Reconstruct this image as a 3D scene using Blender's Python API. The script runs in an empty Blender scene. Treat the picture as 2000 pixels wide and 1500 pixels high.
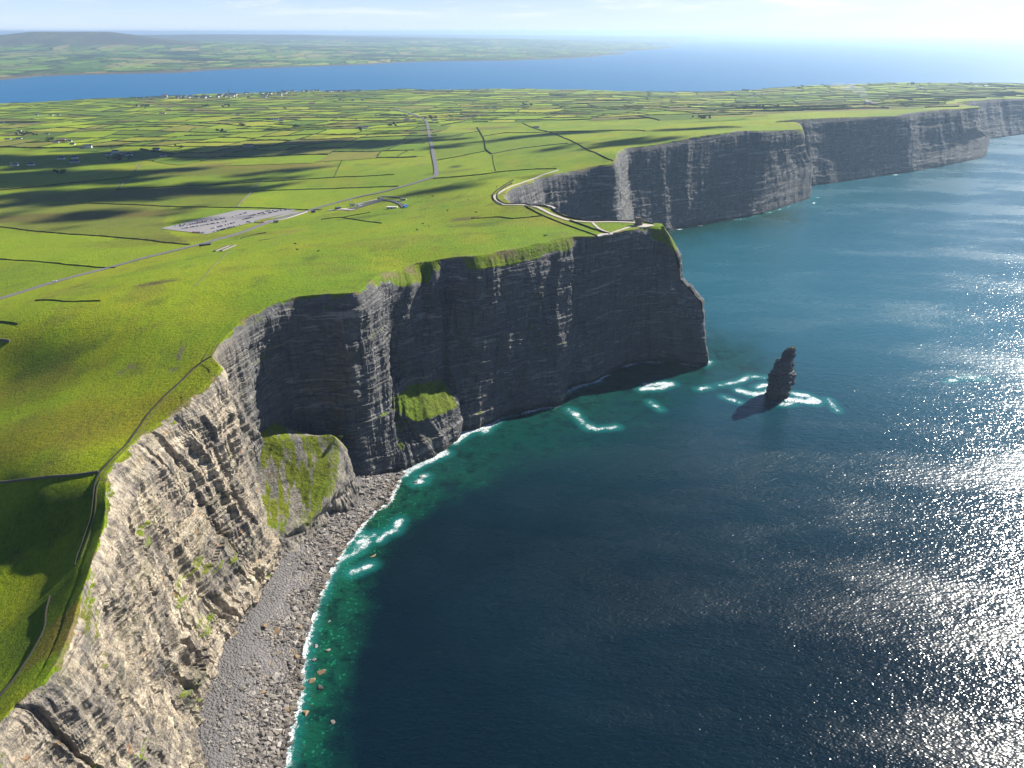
import bpy, bmesh, math, random
import numpy as np
from mathutils import Vector, Matrix
random.seed(7); RNG = np.random.default_rng(7)
PI = math.pi
S = bpy.context.scene
COL = S.collection
# ------------------------------------------------------------------ camera
H = 405.0; F_PX = 1351.0; PITCH = math.radians(27.0)
CP, SP = math.cos(PITCH), math.sin(PITCH)
cam_d = bpy.data.cameras.new('camera'); cam = bpy.data.objects.new('camera', cam_d); COL.objects.link(cam)
cam.location = (0, 0, H); cam.rotation_euler = (math.radians(90) - PITCH, 0, 0)
cam_d.sensor_width = 36; cam_d.lens = F_PX / 2000 * 36; cam_d.clip_start = 1; cam_d.clip_end = 300000
S.camera = cam
SUN_AZ, SUN_EL = math.radians(53.0), math.radians(35)
SD = np.array([math.sin(SUN_AZ) * math.cos(SUN_EL), math.cos(SUN_AZ) * math.cos(SUN_EL), math.sin(SUN_EL)])

def ray(px, py):
    """direction (right, forward, down) of a photo pixel (2000 x 1500)"""
    v = 750 - py
    return np.array([px - 1000.0, F_PX * CP + v * SP, F_PX * SP - v * CP])
def W(px, py, z):
    r = ray(px, py); t = (H - z) / r[2]
    return np.array([r[0] * t, r[1] * t, z])

# ------------------------------------------------------------------ noise
def _h(ix, iy, iz, seed):
    with np.errstate(over='ignore'):
        n = ix.astype(np.uint32) * np.uint32(374761393) + iy.astype(np.uint32) * np.uint32(668265263) + iz.astype(np.uint32) * np.uint32(2246822519) + np.uint32((seed * 3266489917) & 0xffffffff)
        n = (n ^ (n >> np.uint32(13))) * np.uint32(1274126177)
        n = (n ^ (n >> np.uint32(16))) * np.uint32(2654435769)
        n = n ^ (n >> np.uint32(15))
    return n.astype(np.float64) / 4294967295.0
def hash1(i, j=None, k=None, seed=0):
    i = np.asarray(i).astype(np.int64); j = np.zeros_like(i) if j is None else np.asarray(j).astype(np.int64); k = np.zeros_like(i) if k is None else np.asarray(k).astype(np.int64)
    return _h(i, j, k, seed)
def noise(x, y, z=0.0, seed=0):
    x, y, z = np.broadcast_arrays(np.asarray(x, float), np.asarray(y, float), np.asarray(z, float))
    ix, iy, iz = np.floor(x), np.floor(y), np.floor(z)
    fx, fy, fz = x - ix, y - iy, z - iz
    ix, iy, iz = ix.astype(np.int64), iy.astype(np.int64), iz.astype(np.int64)
    u = fx * fx * fx * (fx * (fx * 6 - 15) + 10); v = fy * fy * fy * (fy * (fy * 6 - 15) + 10); w = fz * fz * fz * (fz * (fz * 6 - 15) + 10)
    c = lambda a, b, d: _h(ix + a, iy + b, iz + d, seed)
    l = lambda a, b, t: a + (b - a) * t
    r = l(l(l(c(0,0,0), c(1,0,0), u), l(c(0,1,0), c(1,1,0), u), v), l(l(c(0,0,1), c(1,0,1), u), l(c(0,1,1), c(1,1,1), u), v), w)
    return r * 2 - 1
def fbm(x, y, z=0.0, seed=0, o=4, g=.5):
    a, s, t = 1.0, 0.0, 0.0
    for k in range(o):
        s = s + a * noise(x * 2**k, y * 2**k, np.asarray(z) * 2**k, seed + k * 17); t += a; a *= g
    return s / t
def ridged(x, y, z=0.0, seed=0, o=3):
    a, s, t = 1.0, 0.0, 0.0
    for k in range(o):
        s = s + a * (1 - 2 * np.abs(noise(x * 2**k, y * 2**k, np.asarray(z) * 2**k, seed + k * 17))); t += a; a *= .5
    return s / t
def sstep(a, b, x):
    t = np.clip((x - a) / (b - a), 0, 1); return t * t * (3 - 2 * t)
def dist_poly(P, x, y):
    """distance of points to an open polyline P (n,2)"""
    P = np.asarray(P, float)[:, :2]; d = np.full(np.shape(x), 1e18)
    for a, b in zip(P[:-1], P[1:]):
        e = b - a; L = max(e @ e, 1e-9)
        t = np.clip(((x - a[0]) * e[0] + (y - a[1]) * e[1]) / L, 0, 1)
        d = np.minimum(d, (x - a[0] - t * e[0])**2 + (y - a[1] - t * e[1])**2)
    return np.sqrt(d)
def inside(P, x, y):
    P = np.asarray(P, float); r = np.zeros(np.shape(x), bool)
    for a, b in zip(P, np.roll(P, -1, 0)):
        if a[1] == b[1]: continue
        c = ((a[1] > y) != (b[1] > y)) & (x < (b[0] - a[0]) * (y - a[1]) / (b[1] - a[1]) + a[0])
        r ^= c
    return r

# ------------------------------------------------------------------ materials
def mat(name):
    m = bpy.data.materials.new(name); m.use_nodes = True
    nt = m.node_tree; nt.nodes.clear()
    return m, N(nt)
class N:
    """small node-building helper"""
    def __init__(s, nt): s.nt = nt
    def n(s, t, **k):
        x = s.nt.nodes.new(t)
        for a, b in k.items(): setattr(x, a, b)
        return x
    def put(s, sock, v):
        if v is None: return
        if hasattr(v, 'is_output'): s.nt.links.new(v, sock)
        elif isinstance(v, (tuple, list)) and len(v) == 3 and sock.type == 'RGBA': sock.default_value = (*v, 1)
        else: sock.default_value = v
    def math(s, op, a, b=None, c=None, clamp=False):
        x = s.n('ShaderNodeMath', operation=op, use_clamp=clamp)
        for i, v in enumerate((a, b, c)): s.put(x.inputs[i], v)
        return x.outputs[0]
    def mix(s, f, a, b, blend='MIX'):
        x = s.n('ShaderNodeMix', data_type='RGBA', blend_type=blend)
        s.put(x.inputs[0], f); s.put(x.inputs[6], a); s.put(x.inputs[7], b); return x.outputs[2]
    def ss(s, v, a, b):
        x = s.n('ShaderNodeMapRange', interpolation_type='SMOOTHSTEP')
        s.put(x.inputs[0], v); x.inputs[1].default_value = a; x.inputs[2].default_value = b; x.inputs[3].default_value = 0; x.inputs[4].default_value = 1
        return x.outputs[0]
    def rng(s, v, a, b, c, d):
        x = s.n('ShaderNodeMapRange'); s.put(x.inputs[0], v)
        for i, q in enumerate((a, b, c, d)): x.inputs[i + 1].default_value = q
        return x.outputs[0]
    def pos(s, scale=(1, 1, 1), rot=(0, 0, 0)):
        g = s.n('ShaderNodeNewGeometry'); m = s.n('ShaderNodeMapping')
        s.nt.links.new(g.outputs['Position'], m.inputs[0]); m.inputs['Scale'].default_value = scale; m.inputs['Rotation'].default_value = rot
        return m.outputs[0]
    def noise(s, vec, scale, detail=3, rough=.55, dist=0, out=0):
        x = s.n('ShaderNodeTexNoise'); s.put(x.inputs['Vector'], vec); x.inputs['Scale'].default_value = scale
        x.inputs['Detail'].default_value = detail; x.inputs['Roughness'].default_value = rough; x.inputs['Distortion'].default_value = dist
        return x.outputs[out]
    def vor(s, vec, scale, feature='F1', out='Distance', rand=1):
        x = s.n('ShaderNodeTexVoronoi', feature=feature); s.put(x.inputs['Vector'], vec); x.inputs['Scale'].default_value = scale; x.inputs['Randomness'].default_value = rand
        return x.outputs[out]
    def ramp(s, v, stops):
        x = s.n('ShaderNodeValToRGB'); s.put(x.inputs[0], v); e = x.color_ramp.elements
        while len(e) < len(stops): e.new(.5)
        for q, (p, c) in zip(e, stops): q.position = p; q.color = (*c, 1)
        return x.outputs[0]
    def attr(s, name, out='Fac'):
        return s.n('ShaderNodeAttribute', attribute_name=name).outputs[out]
    def bump(s, h, strength, dist, normal=None):
        x = s.n('ShaderNodeBump'); s.put(x.inputs['Height'], h); x.inputs['Strength'].default_value = strength; x.inputs['Distance'].default_value = dist
        s.put(x.inputs['Normal'], normal); return x.outputs[0]
    def out(s, color, rough=.9, normal=None, spec=.3, metal=0, **kw):
        b = s.n('ShaderNodeBsdfPrincipled'); o = s.n('ShaderNodeOutputMaterial')
        s.put(b.inputs['Base Color'], color); s.put(b.inputs['Roughness'], rough); s.put(b.inputs['Normal'], normal)
        b.inputs['Specular IOR Level'].default_value = spec; b.inputs['Metallic'].default_value = metal
        for k, v in kw.items(): s.put(b.inputs[k.replace('_', ' ')], v)
        s.nt.links.new(b.outputs[0], o.inputs[0]); return b
MATS = {}
def plain(name, c, rough=.8, spec=.3, var=.25, scale=.6, metal=0):
    """painted / stone / metal surface with some unevenness"""
    if name in MATS: return MATS[name]
    m, t = mat(name)
    f = t.noise(t.pos(), scale, 4)
    col = t.mix(f, tuple(q * (1 - var) for q in c), tuple(min(1, q * (1 + var)) for q in c))
    t.out(col, rough, None, spec, metal); MATS[name] = m; return m

# ------------------------------------------------------------------ mesh helpers
def mesh_np(name, V, Fq, m=None, smooth=True, attrs=None, kind=None):
    """V (n,3), Fq list of arrays of faces with equal length each"""
    V = np.asarray(V, np.float32); me = bpy.data.meshes.new(name)
    if not isinstance(Fq, list): Fq = [Fq]
    Fq = [np.asarray(f, np.int32) for f in Fq if len(f)]
    me.vertices.add(len(V)); me.vertices.foreach_set('co', V.ravel())
    nl = sum(f.size for f in Fq); nf = sum(len(f) for f in Fq)
    me.loops.add(nl); me.loops.foreach_set('vertex_index', np.concatenate([f.ravel() for f in Fq]))
    me.polygons.add(nf)
    tot = np.concatenate([np.full(len(f), f.shape[1], np.int32) for f in Fq]); st = np.concatenate([[0], np.cumsum(tot)[:-1]]).astype(np.int32)
    me.polygons.foreach_set('loop_start', st); me.polygons.foreach_set('loop_total', tot)
    me.polygons.foreach_set('use_smooth', np.full(nf, smooth))
    me.update(calc_edges=True)
    for k, (dom, a) in (attrs or {}).items():
        a = np.asarray(a, np.float32)
        if a.ndim == 2:
            if a.shape[1] == 3: a = np.concatenate([a, np.ones((len(a), 1), np.float32)], 1)
            at = me.attributes.new(k, 'FLOAT_COLOR', dom); at.data.foreach_set('color', a.ravel())
        else:
            at = me.attributes.new(k, 'FLOAT', dom); at.data.foreach_set('value', a)
    if m: me.materials.append(m)
    o = bpy.data.objects.new(name, me); COL.objects.link(o)
    if kind: o['kind'] = kind
    return o
def grid_faces(nr, nc, keep=None):
    i = np.arange(nr - 1)[:, None] * nc + np.arange(nc - 1)[None]
    f = np.stack([i, i + 1, i + nc + 1, i + nc], -1).reshape(-1, 4)
    return f if keep is None else f[keep.reshape(-1)]
def catmull(P, u):
    """P (n,...) sampled at real parameter u in [0,n-1] (uniform Catmull-Rom, mild tension)"""
    P = np.asarray(P, float); n = len(P)
    i = np.clip(np.floor(u).astype(int), 0, n - 2); t = (u - i).reshape((-1,) + (1,) * (P.ndim - 1))
    g = lambda k: P[np.clip(k, 0, n - 1)]
    p0, p1, p2, p3 = g(i - 1), g(i), g(i + 1), g(i + 2)
    m1, m2 = .38 * (p2 - p0), .38 * (p3 - p1)
    return (2*t**3 - 3*t**2 + 1) * p1 + (t**3 - 2*t**2 + t) * m1 + (-2*t**3 + 3*t**2) * p2 + (t**3 - t**2) * m2
def dens(P, step):
    """resample a polyline (n,k) to roughly equal step, smoothed"""
    P = np.asarray(P, float); n = len(P)
    u = np.linspace(0, n - 1, (n - 1) * 24 + 1); Q = catmull(P, u)
    L = np.concatenate([[0], np.cumsum(np.linalg.norm(np.diff(Q[:, :2], axis=0), axis=1))])
    k = max(2, int(L[-1] / step) + 1); s = np.linspace(0, L[-1], k)
    return np.stack([np.interp(s, L, Q[:, j]) for j in range(Q.shape[1])], 1)

# ------------------------------------------------------------------ coast stations: crest, lip, two mid points, foot
def w(*a): return np.array(a, float)
def st(T, Fo, L=None, M1=None, M2=None):
    q = lambda p: None if p is None else (p if isinstance(p, np.ndarray) else W(*p))
    T, Fo, L, M1, M2 = map(q, (T, Fo, L, M1, M2))
    d = Fo - T; out = d.copy(); out[2] = 0; out /= max(np.linalg.norm(out), 1e-6)
    if L is None: L = T + d * .045 + out * 2.5
    if M1 is None: M1 = L + (Fo - L) * .40 - out * 4
    if M2 is None: M2 = L + (Fo - L) * .78 - out * 3
    return np.stack([T, L, M1, M2, Fo])
ST = [
 st(w(-190,-60,146), w(-150,-60,4)), st(w(-200,90,148), w(-158,90,5)),
 st((0,1411,150), w(-168,190,6)), st((40,1367,151), w(-174,215,6)), st((110,1300,152), w(-180,245,6)),
 st((157,1160,153), (403,1497,6)), st((173,1117,153.5), (388,1445,6)), st((200,1027,154), (401,1367,6)),
 st((205,960,155), (428,1295,6)), st((217,917,156), (471,1239,6)), st((283,847,160), (508,1161,6)),
 st((370,780,168), (545,1105,6)), st((430,722,177), w(-212,486,8)), st((416,690,181), w(-224,513,10)),
 st((467,633,185), w(-222,547,12)), st((528,595,188), w(-206,577,10)), st((579,579,190), w(-178,582,8)),
 st((643,573,191), (705,935,5)), st((698,568,192), (740,925,4)), st((733,540,190), (775,920,3), (742,556,184)),
 st((772,525,184), (800,914,1), (776,556,176), (750,690,108), (764,795,57)),
 st((795,518,183), (832,902,0), (806,557,172), (782,735,80), (788,810,50)),
 st((815,516,182), (858,889,0), (826,554,168), w(-106,662,68), (816,822,44)),
 st((830,512,184), (882,869,0), w(-86,700,172), w(-86,674,60), (866,806,41)),
 st((845,508,187), w(-58,664,0), w(-79,706,180), w(-76,690,60), w(-60,670,38)),
 st((866,503,190), (893,846,0), (872,521,180), None, w(-60,680,40)),
 st((930,498,193), (937,838,0), (936,524,181)), st((1000,487,192), (1000,812,0), (1006,515,178)),
 st((1060,475,191), (1060,797,0), (1066,501,178)), st((1095,467,190), (1094,790,0), (1100,490,180)),
 st((1130,463,190), (1106,757,0)), st((1162,463,189), (1168,740,0)), st((1192,458,189), (1205,722,0)),
 st((1244,447,189), (1250,706,0), (1250,462,179)), st((1278,441,189), (1310,708,0), (1288,470,172)),
 st((1296,443,188), (1381,713,0), (1316,490,160), (1324,545,118), (1367,590,89)),
 st((1290,439,188), w(264,892,0), w(205,874,165), w(222,885,110), w(252,886,70)),
 st((1276,437,189), w(205,910,0)), st((1240,430,190), w(176,914,0)), st((1150,429,190), w(116,918,0)),
 st((1102,418,190), w(92,938,0)), st((1070,404,190), w(76,968,0)), st((1028,398,189), w(52,998,0)),
 st((1004,398,188), w(36,1017,0)), st((985,385,184), w(20,1052,0)), st((996,370,176), w(28,1135,0)),
 st((1034,356,172), w(52,1205,0)), st((1062,344,172), w(82,1246,0)), st((1150,326,178), w(166,1310,0)),
 st((1197,318,184), w(216,1325,0)), st((1206,299,189), w(250,1424,0), None, None, w(240,1430,50)), st((1221,289,186), w(268,1500,0)),
 st((1262,286,185), w(312,1532,0)), st((1320,276,189), w(384,1578,0)), st((1377,266,193), w(456,1620,0)),
 st((1440,257,195), (1426,430,0)), st((1500,256,192), (1490,416,0)),
 st((1561,254,184), (1580,389,0), None, (1565,291,134), (1584,318,92)),
 st(w(752,1905,183), w(812,1940,0)), st(w(768,1990,182), w(806,1990,0)), st((1512,241,180), w(790,2040,0)),
 st((1610,231,178), w(948,2112,0)), st((1746,223,177), (1746,340,0)), st((1795,215,180), w(1350,2345,0)),
 st((1910,211,168), (1924,307,0), None, None, (1936,262,70)), st(w(1650,2680,165), w(1745,2700,0)), st(w(1700,2820,160), w(1800,2850,0)),
 st((1869,202,155), w(1850,2960,0)), st((1922,196,148), w(2040,3090,0)), st((2000,191,145), w(2300,3250,0)),
 st(w(2700,3500,135), w(2745,3455,0)), st(w(3500,3900,120), w(3545,3855,0)), st(w(4200,4300,90), w(4265,4290,0)),
]
ST = np.stack(ST)
NS = len(ST)
# ------------------------------------------------------------------ terrain height (multiquadric through control points)
CTL = [tuple(s[0]) for s in ST[::1]]
FARC = [(4000,4950),(3377,5050),(2700,5350),(2206,5480),(1465,5400),(900,5600),(238,5850),(-700,5900),(-1400,5750),(-2050,5480),(-3177,4640),(-4600,3900),(-6500,3300)]
for x, y in FARC: CTL += [(x, y, 10)]
CTL[-13:] = [(x, y, z) for (x, y), z in zip(FARC, (70, 95, 80, 55, 12, 8, 6, 6, 6, 6, 6, 8, 10))]
for p in [(440,430,125),(340,445,124),(560,412,126),(200,530,140),(0,585,138),(850,343,150),(840,250,108),(100,310,76),(0,400,88),(300,250,55),(300,205,22),
          (600,205,25),(900,200,45),(1200,200,70),(1500,200,95),(1200,240,125),(1000,240,112),(1400,225,145),(1700,200,125),(1900,180,112),
          (640,402,130),(740,380,140),(800,405,155),(700,350,125),(500,360,105),(450,600,182),(300,640,176),(600,520,182),(750,480,182),(950,430,180),(850,420,170),(700,440,160),(600,450,150),
          (950,360,168),(1040,310,165),(1120,280,168),(970,290,145),
          (80,652,161),(80,735,140),(0,652,158),(0,735,131),(160,652,165),(170,735,151),(250,740,162),(320,700,170),(120,850,150),(40,850,144),(250,830,158),
          (100,955,150),(0,955,143),(180,955,154),(100,1050,124),(0,1050,108),(168,1045,136),(40,1200,124),(110,1180,138),(0,1330,130),(20,1270,127),
          (0,500,122),(150,500,130),(150,450,116)]:
    CTL.append(tuple(W(*p)))
CTL += [(-3000,1500,60),(-3000,3000,40),(-1500,500,110),(-800,0,120),(-400,-60,130),(-6500,1500,60),(-6500,-300,80),(-2500,-300,100)]
CTL = np.array(CTL)
def _phi(dx, dy): return np.sqrt(dx * dx + dy * dy + 30.0**2)
_A = _phi(CTL[:, None, 0] - CTL[None, :, 0], CTL[:, None, 1] - CTL[None, :, 1])
_n = len(CTL)
_K = np.zeros((_n + 1, _n + 1)); _K[:_n, :_n] = _A - np.eye(_n) * 6.0; _K[:_n, _n] = 1; _K[_n, :_n] = 1
_wt = np.linalg.solve(_K, np.concatenate([CTL[:, 2], [0]]))
def height(x, y):
    x = np.asarray(x, float); y = np.asarray(y, float); sh = x.shape; x = x.ravel(); y = y.ravel(); r = np.empty(len(x))
    for i in range(0, len(x), 60000):
        s = slice(i, i + 60000)
        r[s] = _phi(x[s, None] - CTL[None, :, 0], y[s, None] - CTL[None, :, 1]) @ _wt[:_n] + _wt[_n]
    d = np.hypot(x, y)
    r += fbm(x / 130, y / 130, 0, 3, 3) * 2.2 * sstep(150, 400, d) + fbm(x / 600, y / 600, 0, 9, 2) * 8 * sstep(1100, 2500, d)
    r += fbm(x / 22, y / 22, 0, 5, 3) * .45 * (1 - sstep(900, 1500, d))
    return r.reshape(sh)
_T0 = np.concatenate([np.arange(.15, 1.2, .025), np.arange(1.2, 5.5, .08)])
def G(px, py):
    """photo pixel -> point on the terrain"""
    r = ray(px, py); t = _T0
    for n in (1, 2):
        x, y, z = r[0] * t, r[1] * t, H - r[2] * t; h = height(x, y); b = np.nonzero(z < h)[0]
        if not len(b): return W(px, py, 10)
        k = max(b[0], 1)
        if n == 1: t = np.linspace(t[k-1], t[k], 24)
    a, c = z[k-1] - h[k-1], h[k] - z[k]; f = a / (a + c + 1e-9); tt = t[k-1] + (t[k] - t[k-1]) * f
    return np.array([r[0] * tt, r[1] * tt, H - r[2] * tt])
def Gs(pts): return np.array([G(*p) for p in pts])

# ------------------------------------------------------------------ cliffs
def sample_u(k0, k1, fn):
    u = np.linspace(k0, k1, (k1 - k0) * 40 + 1); Q = catmull(ST[:, 2], u)
    Lt = catmull(ST[:, 0], u)
    seg = np.maximum(np.linalg.norm(np.diff(Q, axis=0), axis=1), np.linalg.norm(np.diff(Lt, axis=0), axis=1))
    dm = np.hypot(*(Q[:-1, :2] + Q[1:, :2]).T / 2)
    c = np.concatenate([[0], np.cumsum(seg / fn(dm))]); n = int(c[-1]) + 1
    return np.interp(np.linspace(0, c[-1], n), c, u)
TN = np.array([0, .09, .42, .76, 1.0])
def profile(P, t):
    """P (n,5,3) -> (n,len(t),3): linear with a little rounding"""
    out = np.empty((len(P), len(t), 3))
    i = np.clip(np.searchsorted(TN, t, side='right') - 1, 0, 3); f = (t - TN[i]) / (TN[i+1] - TN[i])
    for k in range(len(t)): out[:, k] = P[:, i[k]] * (1 - f[k]) + P[:, i[k]+1] * f[k]
    return out
def blur(A, ax, k):
    for _ in range(k):
        B = np.roll(A, 1, ax) + np.roll(A, -1, ax) + 2 * A; B /= 4
        sl = [slice(None)] * A.ndim
        for e in (0, -1):
            sl[ax] = e; B[tuple(sl)] = A[tuple(sl)]
        A = B
    return A
GRASS_A, GRASS_B, GRASS_C = np.array([.20,.255,.004]), np.array([.13,.205,.005]), np.array([.25,.235,.008])
BLOBS = []; POLYS = []
def ground_color(x, y):
    a = sstep(-.5, .5, fbm(x / 170, y / 170, 0, 21, 3))[..., None]; b = sstep(-.3, .6, fbm(x / 45, y / 90, 0, 31, 4))[..., None]
    c = GRASS_A * (1 - a) + GRASS_B * a; c = c * (1 - .45 * b) + GRASS_C * .45 * b
    k = sstep(.25, .6, fbm(x / 28, y / 28, 3.3, 41, 4))[..., None]
    k3 = (sstep(.2, .5, fbm(x / 11, y / 11, 5.5, 45, 3)) * (1 - sstep(500, 1100, np.hypot(x, y))))[..., None]
    c = c * (1 - .55 * k) + np.array([.06,.09,.01]) * .55 * k
    c = c * (1 - .4 * k3) + np.array([.10,.095,.02]) * .4 * k3
    k2 = (sstep(.18, .5, fbm(x / 60, y / 38, 8.1, 43, 5)) * (1 - .5 * sstep(1500, 3000, np.hypot(x, y))))[..., None]
    c = c * (1 - .4 * k2) + np.array([.13,.125,.02]) * .4 * k2
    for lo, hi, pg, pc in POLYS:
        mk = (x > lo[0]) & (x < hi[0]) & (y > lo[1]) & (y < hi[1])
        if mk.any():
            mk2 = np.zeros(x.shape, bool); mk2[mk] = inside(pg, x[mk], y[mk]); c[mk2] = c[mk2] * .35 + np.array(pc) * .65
    for bx, by, rx, ry, ang, bc, s in BLOBS:
        dx, dy = x - bx, y - by; ca, sa = math.cos(ang), math.sin(ang)
        q = np.hypot((dx * ca + dy * sa) / rx, (-dx * sa + dy * ca) / ry) + .35 * fbm(x / (rx * .4 + 5), y / (ry * .4 + 5), 0, 51, 3)
        f = (s * (1 - sstep(.6, 1.1, q)))[..., None]; c = c * (1 - f) + np.array(bc) * f
    return c
def pfield(c, *pts):
    pg = Gs(pts)[:, :2]; POLYS.append((pg.min(0), pg.max(0), pg, c))
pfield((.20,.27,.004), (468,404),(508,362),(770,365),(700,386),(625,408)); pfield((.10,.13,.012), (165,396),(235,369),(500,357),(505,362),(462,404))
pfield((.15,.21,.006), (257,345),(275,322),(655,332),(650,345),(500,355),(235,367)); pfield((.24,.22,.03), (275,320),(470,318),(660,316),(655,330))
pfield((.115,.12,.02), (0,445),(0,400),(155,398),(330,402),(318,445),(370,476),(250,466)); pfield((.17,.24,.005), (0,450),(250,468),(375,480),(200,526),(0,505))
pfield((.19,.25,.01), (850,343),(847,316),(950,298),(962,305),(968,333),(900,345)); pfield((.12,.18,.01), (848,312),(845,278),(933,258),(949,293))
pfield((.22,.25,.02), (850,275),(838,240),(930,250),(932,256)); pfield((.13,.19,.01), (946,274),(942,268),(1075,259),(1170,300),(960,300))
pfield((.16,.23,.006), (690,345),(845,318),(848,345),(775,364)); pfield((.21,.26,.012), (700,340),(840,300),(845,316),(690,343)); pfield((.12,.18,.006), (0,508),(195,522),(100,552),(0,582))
def blob(px, py, rx, ry, c, s=.8, ang=0):
    g = G(px, py); BLOBS.append((g[0], g[1], rx, ry, ang, c, s))
MOOR = (.085,.055,.018); DARK = (.035,.05,.010); EARTH = (.16,.12,.085)
blob(230,380,300,70,MOOR,.55); blob(120,425,260,50,MOOR,.6); blob(330,470,190,30,MOOR,.35); blob(450,330,260,110,MOOR,.5,-.1)
blob(310,552,26,9,(.09,.06,.03),.9,.3); blob(700,425,50,16,DARK,.5); blob(905,428,26,10,(.1,.06,.03),.75); blob(930,440,45,16,DARK,.5)
blob(880,335,60,40,DARK,.35); blob(890,325,20,26,(.03,.035,.01),.8); blob(1700,213,330,90,(.16,.085,.035),.8); blob(1500,222,220,60,(.12,.08,.03),.5)
blob(1840,205,300,70,(.12,.07,.035),.8); blob(1450,256,30,14,(.42,.33,.27),.9)
blob(1250,212,260,120,(.12,.07,.035),.6); blob(960,250,120,60,(.11,.07,.04),.5); blob(520,275,160,80,(.15,.1,.05),.4); blob(820,322,14,14,(.16,.11,.07),.8)
blob(245,722,9,2.2,EARTH,.9,.5); blob(352,690,2.5,13,EARTH,1,.15); blob(345,718,8,2.5,EARTH,.9,.3); blob(150,830,90,40,(.17,.13,.012),.5); blob(60,760,70,30,(.15,.12,.012),.4)
blob(1040,432,60,30,(.22,.21,.02),.5); blob(540,470,140,40,(.17,.21,.006),.5); blob(40,1250,40,30,(.07,.12,.006),.5); blob(125,1230,16,22,(.17,.13,.02),.8)
blob(100,1010,60,22,(.05,.09,.005),.5); blob(110,700,50,14,(.05,.09,.006),.5)  # shade of banks facing away from the sun, painted as darker turf

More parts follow.
